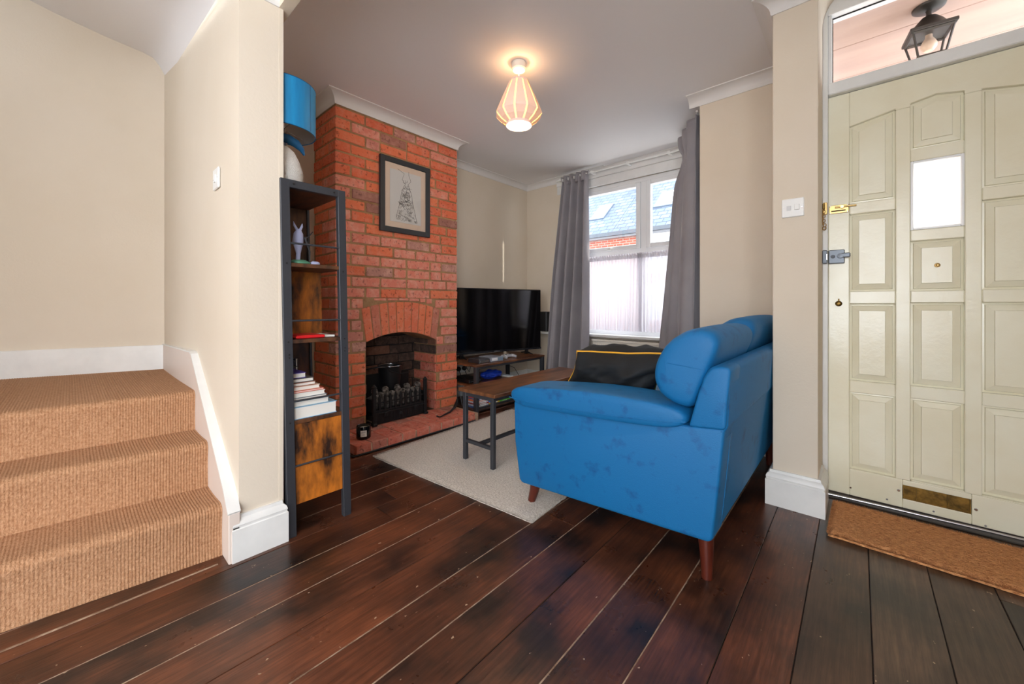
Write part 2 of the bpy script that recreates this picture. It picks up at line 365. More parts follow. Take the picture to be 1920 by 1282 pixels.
# ceilings
bm = bmesh.new()
bbox(bm, XA-.2, .9, .6, 2.24, CE, CE+.1); bbox(bm, XA-.2, -.137, 2.24, 4.0, CE, CE+.1)
bbox(bm, -.137, .9, 2.235, 2.53, 2.5, 2.6); bbox(bm, -.137, .9, 2.2, 2.24, CE, 2.6)
ceil = struct(fin('ceiling', bm, M['ceil']))
struct(box('ceiling_hall', -1.745, .9, -3.3, .557, 2.205, 2.3, M['ceil']))
struct(box('trim_3', -1.9, .85, .557, .6, 2.145, 2.5, w))
struct(box('ceiling_rear', -3.7, -1.745, -3.3, -1.0, 2.3, 2.4, M['ceil']))
# sloping, coved soffit over the stairs
ks = [(.40, -.03), (.392, 0), (.383, .02), (.366, .054), (.342, .088), (.296, .104), (.229, .118), (.142, .136), (-.061, .19), (-.137, .217), (-.6, .34), (-1.05, .45)]
bm = bmesh.new(); rows = []
for X in (-3.9, -3.26, -2.6, -2.12, -1.74):
    rows.append([bm.verts.new((X, y, 2.39-.118*(X+3.26)+dz)) for y, dz in ks])
for a, b in zip(rows, rows[1:]):
    for i in range(len(ks)-1): bm.faces.new((a[i], a[i+1], b[i+1], b[i]))
struct(fin('ceiling_stair', bm, M['ceil'], None, True))
struct(box('trim_4', -1.76, -1.742, -1.1, .425, 2.2, 2.75, w))

# coving
def cove(z, d=.075, h=.07): 
    return [(0, z), (d, z), (d, z-.006)]+[(d-(d-.008)*sin(a)-.0, z-.006-(h-.012)*(1-cos(a))) for a in [i*pi/2/7 for i in range(1, 8)]]+[(.006, z-h), (0, z-h)]
cv = cove(CE)
cvs = cove(CE, .06, .06)
def cov(p0, p1, out, m0=0, m1=0, prof=cv):
    global cn; cn += 1
    return struct(sweep('trim_%d' % cn, prof, p0, p1, out, M['coving'], None, m0, m1))
cn = 4
cov((XC, C0), (XC, C1), (1, 0), 1, 1)
cov((XA, C0), (XC, C0), (0, -1), 0, 1)
cov((XC, C1), (XA, C1), (0, 1), 1, 0)
cov((XA, C1), (XA, YW), (1, 0), 0, -1, cvs)
cov((XA, YW), (-2.0, YW), (0, -1), -1, 0, cvs)
cov((-2.0, YW), (-.832, YW), (0, -1), 0, -1, cove(CE, .03, .04))
cov((XA, .6), (XA, C0), (1, 0), 0, 0, cvs)
cov((-.90, YN), (-.31, YN), (0, -1), 0, -1)
cov((-.31, YN), (-.31, 2.24), (-1, 0), -1, 1)
cov((-.31, 2.24), (-.137, 2.24), (0, -1), 1, 0)
cov((-1.745, .35), (-1.745, .557), (1, 0), 0, 0, cove(2.205, .065, .06))
cov((-.832, YW), (-.832, YN), (-1, 0), -1, 1)

# skirting
def skirt(h=.165, t=.02):
    return [(0, 0), (t+.007, 0), (t+.007, h-.046), (t+.003, h-.043), (t+.003, h-.038), (t+.005, h-.032), (t+.001, h-.020), (t-.008, h-.012), (t-.010, h), (0, h)]
bs_n = 0
def sk(name, p0, p1, out, m0=0, m1=0, h=.165):
    return struct(sweep('baseboard_'+name, skirt(h), p0, p1, out, M['white'], None, m0, m1))
sk('stair_nib', (-1.745, .421), (-1.745, .557), (1, 0), 1, 1, .165)
sk('stair_nib_back', (-1.745, .557), (-2.9, .557), (0, 1), 1, 0)
sk('stair_nib_front', (-1.80, .419), (-1.745, .421), (0, -1), 0, 1)
sk('nib_front', (-.31, 2.24), (-.137, 2.24), (0, -1), 1, 1)
sk('nib_side', (-.31, 2.9), (-.31, 2.24), (-1, 0), 0, 1)
sk('nib_reveal', (-.137, 2.24), (-.137, 2.45), (1, 0), 1, 0)
sk('front', (-.832, YN), (-.33, YN), (0, -1))
sk('party', (XA, C1), (XA, YW), (1, 0), 0, -1)
sk('party_near', (XA, .6), (XA, C0), (1, 0), 0, 0)
sk('window', (XA, YW), (-.832, YW), (0, -1), -1, -1)
sk('right', (.8, -3.2), (.8, 2.3), (-1, 0))

# ------------------------------------------------------------------ stairs
st = thing('staircase', (-2.2, .2, 0), 'staircase with three ribbed coir carpeted steps rising to a landing', 'stairs')
# white string board on the wall
strp = [(-3.27, .2), (-3.27, .703), (-2.42, .722), (-2.385, .712), (-1.80, .26), (-1.722, .182), (-1.722, 0), (-3.27, 0)]
def stringY(x): return .385+.003*(x+1.8)
bm = bmesh.new(); bprism(bm, strp, 'y', .384, .42, .003, 2); o = fin('string_board', bm, mat('shade_tinted_string', (226, 212, 202), .4), st); o['label'] = 'white string face with its shade tinted into the colour'  # white board; its shade is put into the pinkish face colour
bm = bmesh.new(); tp_ = [(-3.27, .703), (-2.42, .722), (-2.385, .712), (-1.80, .26), (-1.722, .182)]
for a, b in zip(tp_, tp_[1:]):
    bprism(bm, [a, b, (b[0]+.004, b[1]+.006), (a[0]+.004, a[1]+.006)], 'y', .381, .421, 0)
fin('string_top_edge', bm, M['white'], st)  # top edge of the same white board, without the shade tint
struct(box('baseboard_landing', 0, 0.001, 0, 0.001, .5, .501, M['white'])) if False else None
# landing skirting along the end wall
bm = bmesh.new()
bprism(bm, [(-3.25+.0, .392), (-3.25+.018, .392), (-3.25+.018-.31*1.3, .392-1.3), (-3.25-.31*1.3, .392-1.3)], 'z', .4, .703)
struct(fin('baseboard_landing', bm, M['white']))
# carpet steps
def step_prof(xr, z0, z1, xb):
    """riser at xr from z0 to z1, nosing, tread back to xb (<xr)"""
    P = []; r = .032; n = 10
    for i in range(9): P.append((xr+.0-.010*sin(i/8*pi)*.6, z0+(z1-r-z0)*i/8))
    for i in range(1, n+1):
        a = i/n*pi/2; P.append((xr-r+r*cos(a)+.006*sin(a*2), z1-r+r*sin(a)))
    for i in range(1, 11): P.append((xr-r+(xb-xr+r)*i/10, z1-.004*sin(i/10*pi)))
    return P
def carpet_step(prof, y0, y1, skew):
    bm = bmesh.new(); rib = .0088; n = int((y1-y0)/rib)*4; m = len(prof); V_ = []
    nr = []
    for i in range(m):
        a = prof[max(i-1, 0)]; b = prof[min(i+1, m-1)]; dx, dz = b[0]-a[0], b[1]-a[1]; L_ = math.hypot(dx, dz) or 1
        nr.append((dz/L_, -dx/L_))
    for j in range(n+1):
        y = y0+(y1-y0)*j/n; h = .0030*abs(sin(pi*(y-y0)/rib))**.7
        row = []
        for i in range(m):
            f_ = min(1, max(0, (-2.33-prof[i][0])/.9)); ox = -(.385-y)*(.1*skew*(1-f_)+.31*f_)
            row.append(bm.verts.new((prof[i][0]+ox+nr[i][0]*h, y, prof[i][1]+nr[i][1]*h)))
        V_.append(row)
    for a, b in zip(V_, V_[1:]):
        for i in range(m-1): bm.faces.new((a[i], a[i+1], b[i+1], b[i]))
    # side closure
    for row in (V_[0], V_[-1]):
        c = bm.verts.new((prof[-1][0]-.0, row[0].co.y, prof[0][1]))
        for i in range(m-1): bm.faces.new((row[i], row[i+1], c))
    return bm
sd = [(-1.812, 0, .190, -2.052, 1), (-2.042, .188, .375, -2.305, 1.1), (-2.296, .372, .552, -3.245, .9)]
for i, (xr, z0, z1, xb, s) in enumerate(sd):
    fin('carpet_step', carpet_step(step_prof(xr, z0, z1, xb), -.95, .3835, s), M['carpet'], st, True, 60)
bm = bmesh.new(); [bprism(bm, [(-3.25, .38), (-3.67, -.96), (b_-.14, -.96), (b_, .38)], 'z', z_, z2) for b_, z_, z2 in ((-1.93, 0, .16), (-2.17, .16, .345), (-2.42, .345, .53))]
fin('wooden_carcase', bm, M['soot'], st)

# ------------------------------------------------------------------ chimney breast
ch = thing('chimney_breast', (XC-.15, (C0+C1)/2, 0), 'exposed red brick chimney breast with arched fireplace opening', 'fireplace')
ZS = .664; JY0, JY1 = 1.437, 2.078; ZK = .736
def arcz(y):     # underside of the arch
    t = (y-(JY0+JY1)/2)/((JY1-JY0)/2); return ZS+(ZK-ZS)*(1-t*t)+.012*(-t)
XM = XC-.0045
bm = bmesh.new(); e_ = .0045
bbox(bm, XA+.001, XM, C0+e_, JY0, 0, CE-.002); bbox(bm, XA+.001, XM, JY1, C1-e_, 0, CE-.002)
for i in range(14):
    ya, yb = JY0+(JY1-JY0)*i/14, JY0+(JY1-JY0)*(i+1)/14
    bprism(bm, [(ya, arcz(ya)), (yb, arcz(yb)), (yb, CE-.002), (ya, CE-.002)], 'x', XA+.001, XM)
fin('mortar_core', bm, M['mortar'], ch)
def bbrick(lx, ly, lz, seed):
    rd = random.Random(seed); bm = bmesh.new(); bbox(bm, -lx/2, lx/2, -ly/2, ly/2, 0, lz, .0035, 1)
    for v in bm.verts: v.co += Vector((rd.uniform(-1, 1), rd.uniform(-1, 1), rd.uniform(-1, 1)))*.0016
    me = bpy.data.meshes.new('brick'); bm.to_mesh(me); bm.free(); return me
cache = {}
def brick(x0, x1, y0, y1, z0, z1, m, parent=None, name='brick', rot=0, jit=True):
    lx, ly, lz = x1-x0, y1-y0, z1-z0
    key = (round(lx, 2), round(ly, 2), round(lz, 2), random.randrange(3), m.name)
    if key not in cache: cache[key] = bbrick(lx, ly, lz, len(cache)); cache[key].materials.append(m)
    me = cache[key]
    c = Vector(((x0+x1)/2+(random.uniform(-.0025, .003) if jit else 0), (y0+y1)/2, z0))
    o = link(name, me, None, parent or ch, c)
    return o
z = .065; PT = .0785; course = 0
while z+PT < CE-.06+.02:
    zt = z+PT-.0125
    hazy = .55 < z < 1.45
    # front face, wrapping the corners; irregular lengths
    y = C0; first = course % 2; col = []
    spans = []
    seq = ([.105] if course % 2 else [.215])
    while y < C1-.02:
        L_ = seq.pop(0) if seq else (.215 if random.random() < .72 else random.choice([.105, .16, .105, .19]))
        e = y+L_
        if C1-e < .085: e = C1
        if C1-e < .10 and e < C1: e = C1-.105
        spans.append((y, min(e, C1))); y = e+.0135
    for (a, b) in spans:
        if b > C1: b = C1
        # clip against the opening and the arch ring
        za = z; segs = [(a, b)]
        if zt < .70:
            segs = []
            if a < JY0-.02: segs.append((a, min(b, JY0)))
            if b > JY1+.02: segs.append((max(a, JY1), b))
        elif z < .955:
            # arch ring: skewback widens upward
            t = (z+zt)/2; l = JY0-.01-(t-.66)*.19; r = JY1+.012+(t-.66)*.17; segs = []
            if z > .90: l += .045; r -= .075
            if a < l-.03: segs.append((a, min(b, l)))
            if b > r+.03: segs.append((max(a, r), b))
        for (s0, s1) in segs:
            if s1-s0 < .025: continue
            hz = hazy and random.random() < .8 or random.random() < .12
            dpt = .075 if s0 > C0+.01 else .105+.0
            x0 = XC-(.105 if course % 2 else .215) if s0 <= C0+.001 else XC-.06
            y1_ = s1
            brick(x0, XC, s0, y1_, z, zt, M['brick_pink'] if hz else M['brick']) if s0 > C0+.001 else \
                brick(x0, XC, s0, y1_, z, zt, M['brick_pink'] if hz else M['brick'])
    # left side face (y = C0)
    xx = XC-(.105 if course % 2 else .215)-.011
    while xx > XA+.03:
        L_ = random.choice([.215, .105, .215]) if course % 2 else random.choice([.105, .15])
        e = max(xx-L_, XA)
        brick(e, xx, C0, C0+.06, z, zt, M['brick']); xx = e-.011
    z += PT; course += 1
# sliver bricks above the arch crown
for (a, b, h) in [(1.50, 1.60, .02), (1.61, 1.70, .018), (1.71, 1.80, .016), (1.81, 1.90, .022), (1.91, 1.96, .03), (1.975, 2.03, .042)]:
    brick(XC-.05, XC, a, b, 1.004-h, 1.003, M['brick_pink'])
# arch voussoirs: bricks on end fanning round the opening
nv = 10
yc = (JY0+JY1)/2; cz_ = -.05
for i in range(nv):
    y0 = JY0+(JY1-JY0)*(i+.05)/nv; y1 = JY0+(JY1-JY0)*(i+.95)/nv
    def top(y):
        t = (y-yc)/.33; ty = yc+(y-yc)*1.115; return ty, .975-.062*t*t-.006*t
    a0, a1 = (y0, arcz(y0)+.001), (y1, arcz(y1)+.001); b0, b1 = top(y0), top(y1)
    bm = bmesh.new(); bprism(bm, [a0, a1, b1, b0], 'x', XC-.1, XC+random.uniform(-.001, .004), .0035, 1)
    fin('brick', bm, M['brick_arch'], ch)
# fireback and inner jambs
z = .065; course = 0
while z < .74:
    zt = min(z+PT-.010, .80)
    xx = XC-.008; first = True
    while xx > XA+.02:
        L_ = .105 if (course % 2 and first) else .215; first = False; e = max(xx-L_, XA)
        mm = M['brick_soot'] if (z > .46 or xx < -2.90) else M['brick_hearth']
        for (ya, yb) in ((JY1-.004, JY1+.03),):
            brick(e, xx, ya-.008, yb-.008, z, zt, mm)
        brick(e, xx, JY0-.03, JY0+.006, z, zt, M['brick_soot'])
        xx = e-.011
    yy = JY0+.02
    yy += 0 if course % 2 else -.08
    while yy < JY1:
        a, b = max(yy, JY0+.006), min(yy+.215, JY1-.012)
        if b-a > .03: brick(XA+.0, XA+.05, a, b, z, zt, M['brick_soot'])
        yy += .226
    z += PT; course += 1
box('fireback', XA-.002, XA+.03, JY0, JY1, 0, .80, M['soot'], ch)
# hearth
hb = thing('brick_hearth', (-2.53, 1.74, 0), 'raised red brick hearth in front of the fireplace', 'hearth')
HX = -2.357
box('mortar_bed', XC-.34, HX-.006, 1.196, 2.245, 0, .058, M['mortar_light'], hb)
y = 1.19
while y < 2.2:
    wd = random.uniform(.100, .106); z1 = .064+random.uniform(-.002, .002)
    y1 = min(y+wd, 2.25)
    xa = HX+random.uniform(-.004, .003)
    brick(xa-.212, xa, y, y1, .004, z1, M['brick_hearth'], hb, jit=False)
    brick(xa-.36, xa-.222, y+.003, y1, .004, z1, M['brick_hearth'], hb, jit=False)
    if JY0-.05 < y < JY1: brick(XC-.33, XC-.03, y+.003, min(y1, JY1), .004, z1-.004, M['brick_soot'], hb, jit=False)
    y = y1+.011
tube('dark_edge_strip', [(HX+.006, 2.2, .006), (HX+.006, 1.25, .006), (HX+.002, 1.17, .006), (HX-.06, 1.16, .006)], .007, M['black'], hb)

# ------------------------------------------------------------------ fire basket
g = thing('fire_basket', (-2.72, 1.70, .066), 'black cast iron fire basket in the brick fireplace opening', 'fire basket')
gx = -2.655; ga, gb = 1.475, 1.925
for yy in (ga, gb):
    bm = bmesh.new(); bbox(bm, gx-.012, gx+.012, yy-.012, yy+.012, .064, .345, .003)
    blathe(bm, [(0, 0), (.017, 0), (.019, .006), (.012, .012), (.010, .018), (0, .026)], (gx, yy, .343), 12)
    bbox(bm, gx-.02, gx+.025, yy-.018, yy+.018, .064, .085, .005)
    fin('post', bm, M['cast_iron'], g, False)
bm = bmesh.new(); bbox(bm, gx-.02, gx-.004, ga, gb, .068, .148, .002); bbox(bm, gx-.02, gx+.006, ga, gb, .146, .156, .002)
for i in range(18):
    yy = ga+.02+i*(gb-ga-.04)/17; bbox(bm, gx-.005, gx-.001, yy-.004, yy+.004, .072, .144)
fin('ash_front', bm, M['cast_iron'], g)
for yy in (1.57, 1.83): box('catch', gx-.004, gx+.014, yy-.012, yy+.012, .118, .15, M['cast_iron'], g, .004)
lathe('knob', [(0, -.006), (.016, -.006), (.016, .002), (.009, .006), (0, .007)], (gx+.002, 1.70, .112), M['cast_iron'], g, 14, Matrix.Rotation(R(90), 4, 'Y'))
for i in range(9):
    yy = ga+.047+i*(gb-ga-.094)/8
    bm = bmesh.new(); bprism(bm, [(yy-.009, .168), (yy+.009, .168), (yy+.009, .265), (yy, .288), (yy-.009, .265)], 'x', gx-.008, gx+.004, .001, 1)
    fin('bar', bm, M['cast_iron'], g)
bm = bmesh.new(); bbox(bm, gx-.008, gx+.002, ga, gb, .160, .172, .001); bbox(bm, gx-.006, gx, ga, gb, .222, .23, .001); fin('rail', bm, M['cast_iron'], g)
bm = bmesh.new(); bbox(bm, gx-.25, gx-.02, ga, gb, .16, .17); bbox(bm, gx-.26, gx-.245, ga-.01, gb+.01, .07, .40, .004)
for yy in (ga, gb): bbox(bm, gx-.25, gx-.01, yy-.006, yy+.006, .16, .25)
fin('grate', bm, M['cast_iron'], g)
tube('side_arm', [(gx-.24, ga-.035+.03, .40), (gx-.18, ga+.03, .455), (gx-.1, ga+.09, .475), (gx-.08, ga+.14, .472)], .006, M['cast_iron'], g)
tube('side_arm', [(gx-.08, ga+.14, .472), (gx-.10, ga+.20, .425), (gx-.12, ga+.3, .395), (gx-.16, gb-.05, .39)], .005, M['cast_iron'], g)
rd = random.Random(3); coal_me = []
for s in range(4):
    bm = bmesh.new(); bmesh.ops.create_icosphere(bm, subdivisions=2, radius=.026)
    for v in bm.verts: v.co *= 1+.35*noise.noise(v.co*45+Vector((s*9, 0, 0)))
    me = bpy.data.meshes.new('coal'); bm.to_mesh(me); bm.free(); me.materials.append(M['ember']); coal_me.append(me)
n = 0
for lay in range(4):
    for i in range(9):
        for j in range(2 if lay < 2 else 1):
            p = Vector((gx-.042-.06*j-rd.uniform(0, .012), ga+.035+i*.047+rd.uniform(-.008, .008), .196+lay*.036))
            if lay == 3 and i % 2: continue
            o = link('coal', coal_me[rd.randrange(4)], None, None, p); o.rotation_euler = (rd.uniform(0, 3), rd.uniform(0, 3), 0)
            tag(o, 'grey ashy coal lump heaped in the black fire basket', 'coal', 'coals in the fire basket')
bk_ = thing('coal_bucket', (-2.87, 1.72, .17), 'tall black metal bucket standing behind the fire basket coals', 'bucket')
lathe('body', [(0, 0), (.072, 0), (.092, .27), (.096, .28), (.090, .279), (.07, .01), (0, .012)], (-2.87, 1.735, .18), M['black'], bk_, 28)
tube('rim', [(-2.87+.094*cos(a*pi/12), 1.735+.094*sin(a*pi/12), .46) for a in range(24)], .004, M['chrome'], bk_, 8, True)
# poker and candle
pk = thing('poker', (-2.5, 2.03, .067), 'black fire iron lying on the right end of the hearth', 'poker')
tube('shaft', [(-2.46, 1.925, .072), (-2.48, 1.99, .076), (-2.50, 2.06, .078), (-2.53, 2.13, .095)], [.004, .007, .008, .01], M['cast_iron'], pk)
tube('handle', [(-2.53, 2.13, .095), (-2.55, 2.17, .12), (-2.56, 2.19, .15)], [.012, .014, .009], M['cast_iron'], pk)
tube('hook', [(-2.46, 1.925, .073), (-2.455, 1.91, .078), (-2.47, 1.90, .084)], .005, M['cast_iron'], pk)
cd = thing('candle', (-2.475, 1.30, .066), 'black glass jar candle with a pale square label on the hearth', 'candle')
lathe('jar', [(0, 0), (.043, 0), (.046, .004), (.046, .078), (.044, .082), (.041, .078), (.041, .06), (0, .058)], (-2.475, 1.30, .0665), mat('black_glass', (10, 10, 12), .08), cd, 32)
bm = bmesh.new()
for i in range(7):
    pass
ang0 = math.atan2(-1.30+0, 2.475); rows = []
for i in range(9):
    a = ang0+(-.42+.84*i/8); rows.append((bm.verts.new((-2.475+.0468*cos(a), 1.30+.0468*sin(a), .085)), bm.verts.new((-2.475+.0468*cos(a), 1.30+.0468*sin(a), .126))))
for a, b in zip(rows, rows[1:]): bm.faces.new((a[0], b[0], b[1], a[1]))
fin('paper_label', bm, M['paper'], cd, True)
for q, zz in enumerate((.117, .110, .097)):
    bm = bmesh.new(); rows = []
    wq = (.26, .3, .16)[q]
    for i in range(7):
        a = ang0+(-wq+2*wq*i/6); rows.append((bm.verts.new((-2.475+.0471*cos(a), 1.30+.0471*sin(a), zz)), bm.verts.new((-2.475+.0471*cos(a), 1.30+.0471*sin(a), zz+.0025))))
    for a, b in zip(rows, rows[1:]): bm.faces.new((a[0], b[0], b[1], a[1]))
    fin('print_line', bm, plain((140, 140, 140)), cd)
lathe('wax', [(0, 0), (.0405, 0), (.0405, .004), (0, .004)], (-2.475, 1.30, .125), plain((230, 222, 205)), cd, 24)

# ------------------------------------------------------------------ framed drawing
fr = thing('framed_picture', (XC+.01, 1.75, 1.505), 'framed ink sketch of a feathered figure hanging on the brick chimney', 'picture')
fx = XC+.004; fa, fb, fz0, fz1 = 1.537, 1.990, 1.512, 2.085
for (a, b, c, d) in ((fa, fa+.04, fz0, fz1), (fb-.04, fb, fz0, fz1), (fa+.04, fb-.04, fz0, fz0+.04), (fa+.04, fb-.04, fz1-.04, fz1)):
    box('frame_rail', fx, fx+.024, a, b, c, d, M['frame'], fr, .002)
box('mount', fx, fx+.012, fa+.038, fb-.038, fz0+.038, fz1-.038, M['mount'], fr)
box('drawing_paper', fx+.008, fx+.0135, fa+.085, fb-.085, fz0+.085, fz1-.085, plain((216, 220, 218), .9), fr)
bm = bmesh.new(); rd = random.Random(5)
cy, bz, tz = (fa+fb)/2+.005, fz0+.105, fz1-.13
def stroke(pts, r=.0011): btube(bm, [(fx+.0142, y, z) for y, z in pts], r, 4)
for i in range(150):      # feathery skirt, widening downward
    t = rd.random()**.7; z_ = tz-.07-(tz-.07-bz)*t; hw = .022+.072*t
    y_ = cy+rd.uniform(-hw, hw)
    pts = [(y_+.009*cos(a)*(1 if rd.random() < .9 else .6), z_+.011*sin(a)) for a in [pi+pi*k_/5 for k_ in range(6)]]; stroke(pts, .0008)
for s in (-1, 1):
    stroke([(cy+s*.012, tz-.05), (cy+s*.04, tz-.02), (cy+s*.03-.01*s, tz+.03), (cy+s*.05-.03, tz+.055)], .0012)
    stroke([(cy+s*.018, tz-.06), (cy+s*.045, tz-.12), (cy+s*.06, tz-.2), (cy+s*.095, bz+.01)], .0012)
for i in range(34):
    a = (cy+rd.uniform(-.035, .035), tz-rd.uniform(.02, .2)); stroke([a, (a[0]+rd.uniform(-.02, .02), a[1]+rd.uniform(-.03, .02)), (a[0]+rd.uniform(-.02, .02), a[1]-rd.uniform(0, .04))], .001)
stroke([(cy-.03, tz-.21), (cy-.075, tz-.2), (cy-.05, tz-.215), (cy-.02, tz-.24)], .0016)
fin('ink_lines', bm, M['ink'], fr)
box('glazing', fx+.0165, fx+.0178, fa+.038, fb-.038, fz0+.038, fz1-.038, M['transom'], fr)

# ------------------------------------------------------------------ window
wn = struct(box('window_1', -2.42, -.98, YW+.05, YW+.11, .638, .69, M['upvc'], None, .004))
U = M['upvc']; wy = YW+.035
def fr_rect(nm, x0, x1, z0, z1, t, y0, y1, parent, bev=.006):
    for a in ((x0, x0+t, z0, z1), (x1-t, x1, z0, z1), (x0+t, x1-t, z0, z0+t), (x0+t, x1-t, z1-t, z1)):
        box(nm, a[0], a[1], y0, y1, a[2], a[3], U, parent, bev, 2)
fr_rect('window_frame', -2.42, -.98, .64, 2.225, .05, wy, wy+.07, wn)
box('mullion', -1.625, -1.565, wy-.004, wy+.07, .69, 2.18, U, wn, .006, 2)
box('window_transom_bar', -2.37, -1.03, wy-.002, wy+.07, 1.46, 1.52, U, wn, .006, 2)
for (a, b) in ((-2.37, -1.625), (-1.565, -1.03)):
    fr_rect('sash', a, b, 1.515, 2.178, .045, wy-.018, wy+.04, wn, .008)
    box('pane', a+.04, b-.04, wy+.01, wy+.014, 1.555, 2.14, M['glass'], wn)
    box('pane', a, b, wy+.01, wy+.014, .69, 1.465, M['glass'], wn)
bm = bmesh.new(); bbox(bm, -2.00, -1.90, wy-.035, wy-.018, 1.528, 1.545, .003); bbox(bm, -1.965, -1.93, wy-.045, wy-.02, 1.522, 1.55, .003)
fin('window_handle', bm, M['white_plastic'], wn)['label'] = 'white window handle'
struct(box('trim_20', -2.85, -.84, YW-.105, YW+.04, .618, .645, M['white'], None, .008, 3, True))
# curtain rail along the bay
rl = thing('curtain_rail', (-1.7, YW-.07, 2.30), 'white curtain rail fixed under the bay ceiling above the window', 'curtain rail')
tube('track', [(-2.55, YW-.10, 2.345), (-1.25, YW-.10, 2.345), (-1.08, YW-.14, 2.35), (-.95, 3.42, 2.355), (-.88, 3.02, 2.36)], .008, M['white_plastic'], rl)
box('batten', -2.6, -.84, YW-.03, YW, 2.305, 2.37, M['white'], rl, .004)
box('batten', -2.6, -.84, YW-.018, YW, 2.215, 2.306, M['white'], rl, .004)
for xx in (-2.5, -2.1, -1.7, -1.3): box('bracket', xx-.012, xx+.012, YW-.11, YW-.02, 2.335, 2.36, M['white_plastic'], rl)

def curtain_mesh(top, bot, z0, z1, amp0, amp1, npl, nu=180, nv=40, neck=None, seed=1, neckp=.06, drift=.35):
    bm = bmesh.new(); G = []
    for j in range(nv+1):
        t = (j/nv)**1.3; row = []
        for i in range(nu+1):
            s = i/nu
            def lerp(path):
                L_ = len(path)-1; q = s*L_; k_ = min(int(q), L_-1); f = q-k_
                return Vector(path[k_])*(1-f)+Vector(path[k_+1])*f
            a, b = lerp(top), lerp(bot); p = a*(1-t)+b*t
            if neck: 
                w_ = math.exp(-((t-neckp)/.05)**2); p = p*(1-w_*neck[2])+Vector((neck[0], neck[1]))*w_*neck[2]
            d = (Vector(top[-1])-Vector(top[0])).normalized(); nrm = Vector((-d.y, d.x))
            ph = 2*pi*npl*s+1.2*noise.noise(Vector((s*4, t*drift*3, seed)))
            amp = amp0+(amp1-amp0)*t
            wv = sin(ph)+.35*sin(2.3*ph+seed+t*1.2)*t
            p = p+nrm*amp*wv+d*.012*cos(ph*1.0+.5)*t
            row.append(bm.verts.new((p.x, p.y, z1+(z0-z1)*t)))
        G.append(row)
    for a, b in zip(G, G[1:]):
        for i in range(nu): bm.faces.new((a[i], a[i+1], b[i+1], b[i]))
    return bm
def solid(o, th):
    md = o.modifiers.new('s', 'SOLIDIFY'); md.thickness = th; md.offset = 0
cl = thing('curtain', (-2.3, 3.6, .03), 'grey velvet curtain bunched at the left of the window beside the television', 'curtain', None)
o = fin('cloth', curtain_mesh([(-2.47, 3.63), (-2.13, 3.62)], [(-2.63, 3.50), (-2.04, 3.48)], .03, 2.33, .03, .10, 4, seed=2), M['curtain'], cl, True); solid(o, .004)
o = fin('header_tape', curtain_mesh([(-2.48, 3.62), (-2.12, 3.605)], [(-2.465, 3.63), (-2.135, 3.615)], 2.27, 2.37, .026, .024, 4.5, nv=6, seed=2), M['curtain'], cl, True); solid(o, .004)
for i in range(5): box('hook', -2.455+i*.075, -2.445+i*.075, 3.60, 3.635, 2.315, 2.345, M['white_plastic'], cl, .002)
cr = thing('curtain', (-1.05, 3.3, .03), 'grey velvet curtain hanging at the right side of the window behind the sofa', 'curtain', None)
o = fin('cloth', curtain_mesh([(-1.17, 3.52), (-.90, 3.06)], [(-1.33, 3.52), (-.90, 2.98)], .03, 2.36, .035, .09, 3.5, neck=(-.95, 3.20, .55), neckp=.10, seed=5), M['curtain'], cr, True); solid(o, .004)
for i in range(4): box('hook', -1.15+i*.08, -1.14+i*.08, 3.49-i*.135, 3.515-i*.135, 2.34, 2.365, M['white_plastic'], cr, .002)
# sheer cafe curtains
for nm, a, b, lab, sd_, pn in (('net_curtain', -2.36, -1.585, 'white sheer cafe curtain covering the lower left window pane', 3, 22), ('net_curtain', -1.64, -1.04, 'white sheer cafe curtain covering the lower right window pane', 8, 17)):
    t_ = thing(nm, ((a+b)/2, YW-.02, .70), lab, 'net curtain')
    fin('sheer_cloth', curtain_mesh([(a, YW-.012), (b, YW-.012)], [(a+.01, YW-.03), (b-.01, YW-.03)], .69, 1.455, .006, .012, pn, nu=330, nv=24, seed=sd_), M['sheer'], t_, True)
    o = fin('gathered_header', curtain_mesh([(a, YW-.014), (b, YW-.014)], [(a, YW-.014), (b, YW-.014)], 1.415, 1.468, .007, .007, pn*1.3, nu=330, nv=3, seed=sd_+3), M['sheer'], t_, True)
    tube('curtain_wire', [(a, YW-.014, 1.445), (b, YW-.014, 1.445)], .004, M['white_plastic'], t_)

# ------------------------------------------------------------------ radiator
ra = thing('radiator', (-1.75, 3.66, .12), 'cream panel radiator under the window behind the coffee table', 'radiator')
bm = bmesh.new(); bbox(bm, -2.10, -1.36, 3.655, 3.665, .14, .575)
n = 30
for i in range(n):
    x0 = -2.09+i*.0243; bbox(bm, x0, x0+.014, 3.645, 3.657, .17, .545, .004)
fin('front_panel', bm, M['radiator'], ra, True, 40)
bm = bmesh.new(); bbox(bm, -2.11, -1.35, 3.64, 3.70, .572, .598, .006, 2); fin('top_grille', bm, M['radiator'], ra)
bm = bmesh.new()
for i in range(44): bbox(bm, -2.095+i*.0168, -2.087+i*.0168, 3.65, 3.69, .5975, .599)
fin('grille_slots', bm, M['dark_gap'], ra)
box('side_panel', -1.356, -1.35, 3.645, 3.70, .14, .58, M['radiator'], ra); box('side_panel', -2.11, -2.104, 3.645, 3.70, .14, .58, M['radiator'], ra)
tube('pipe', [(-1.33, 3.675, 0), (-1.33, 3.675, .16), (-1.355, 3.675, .17)], .008, M['white'], ra)
bm = bmesh.new(); blathe(bm, [(0, 0), (.016, 0), (.018, .04), (.012, .05), (0, .05)], (-1.33, 3.675, .16), 14); fin('valve', bm, M['white_plastic'], ra, True)
box('bracket', -2.05, -2.0, 3.66, 3.72, .2, .5, M['radiator'], ra); box('bracket', -1.45, -1.4, 3.66, 3.72, .2, .5, M['radiator'], ra)

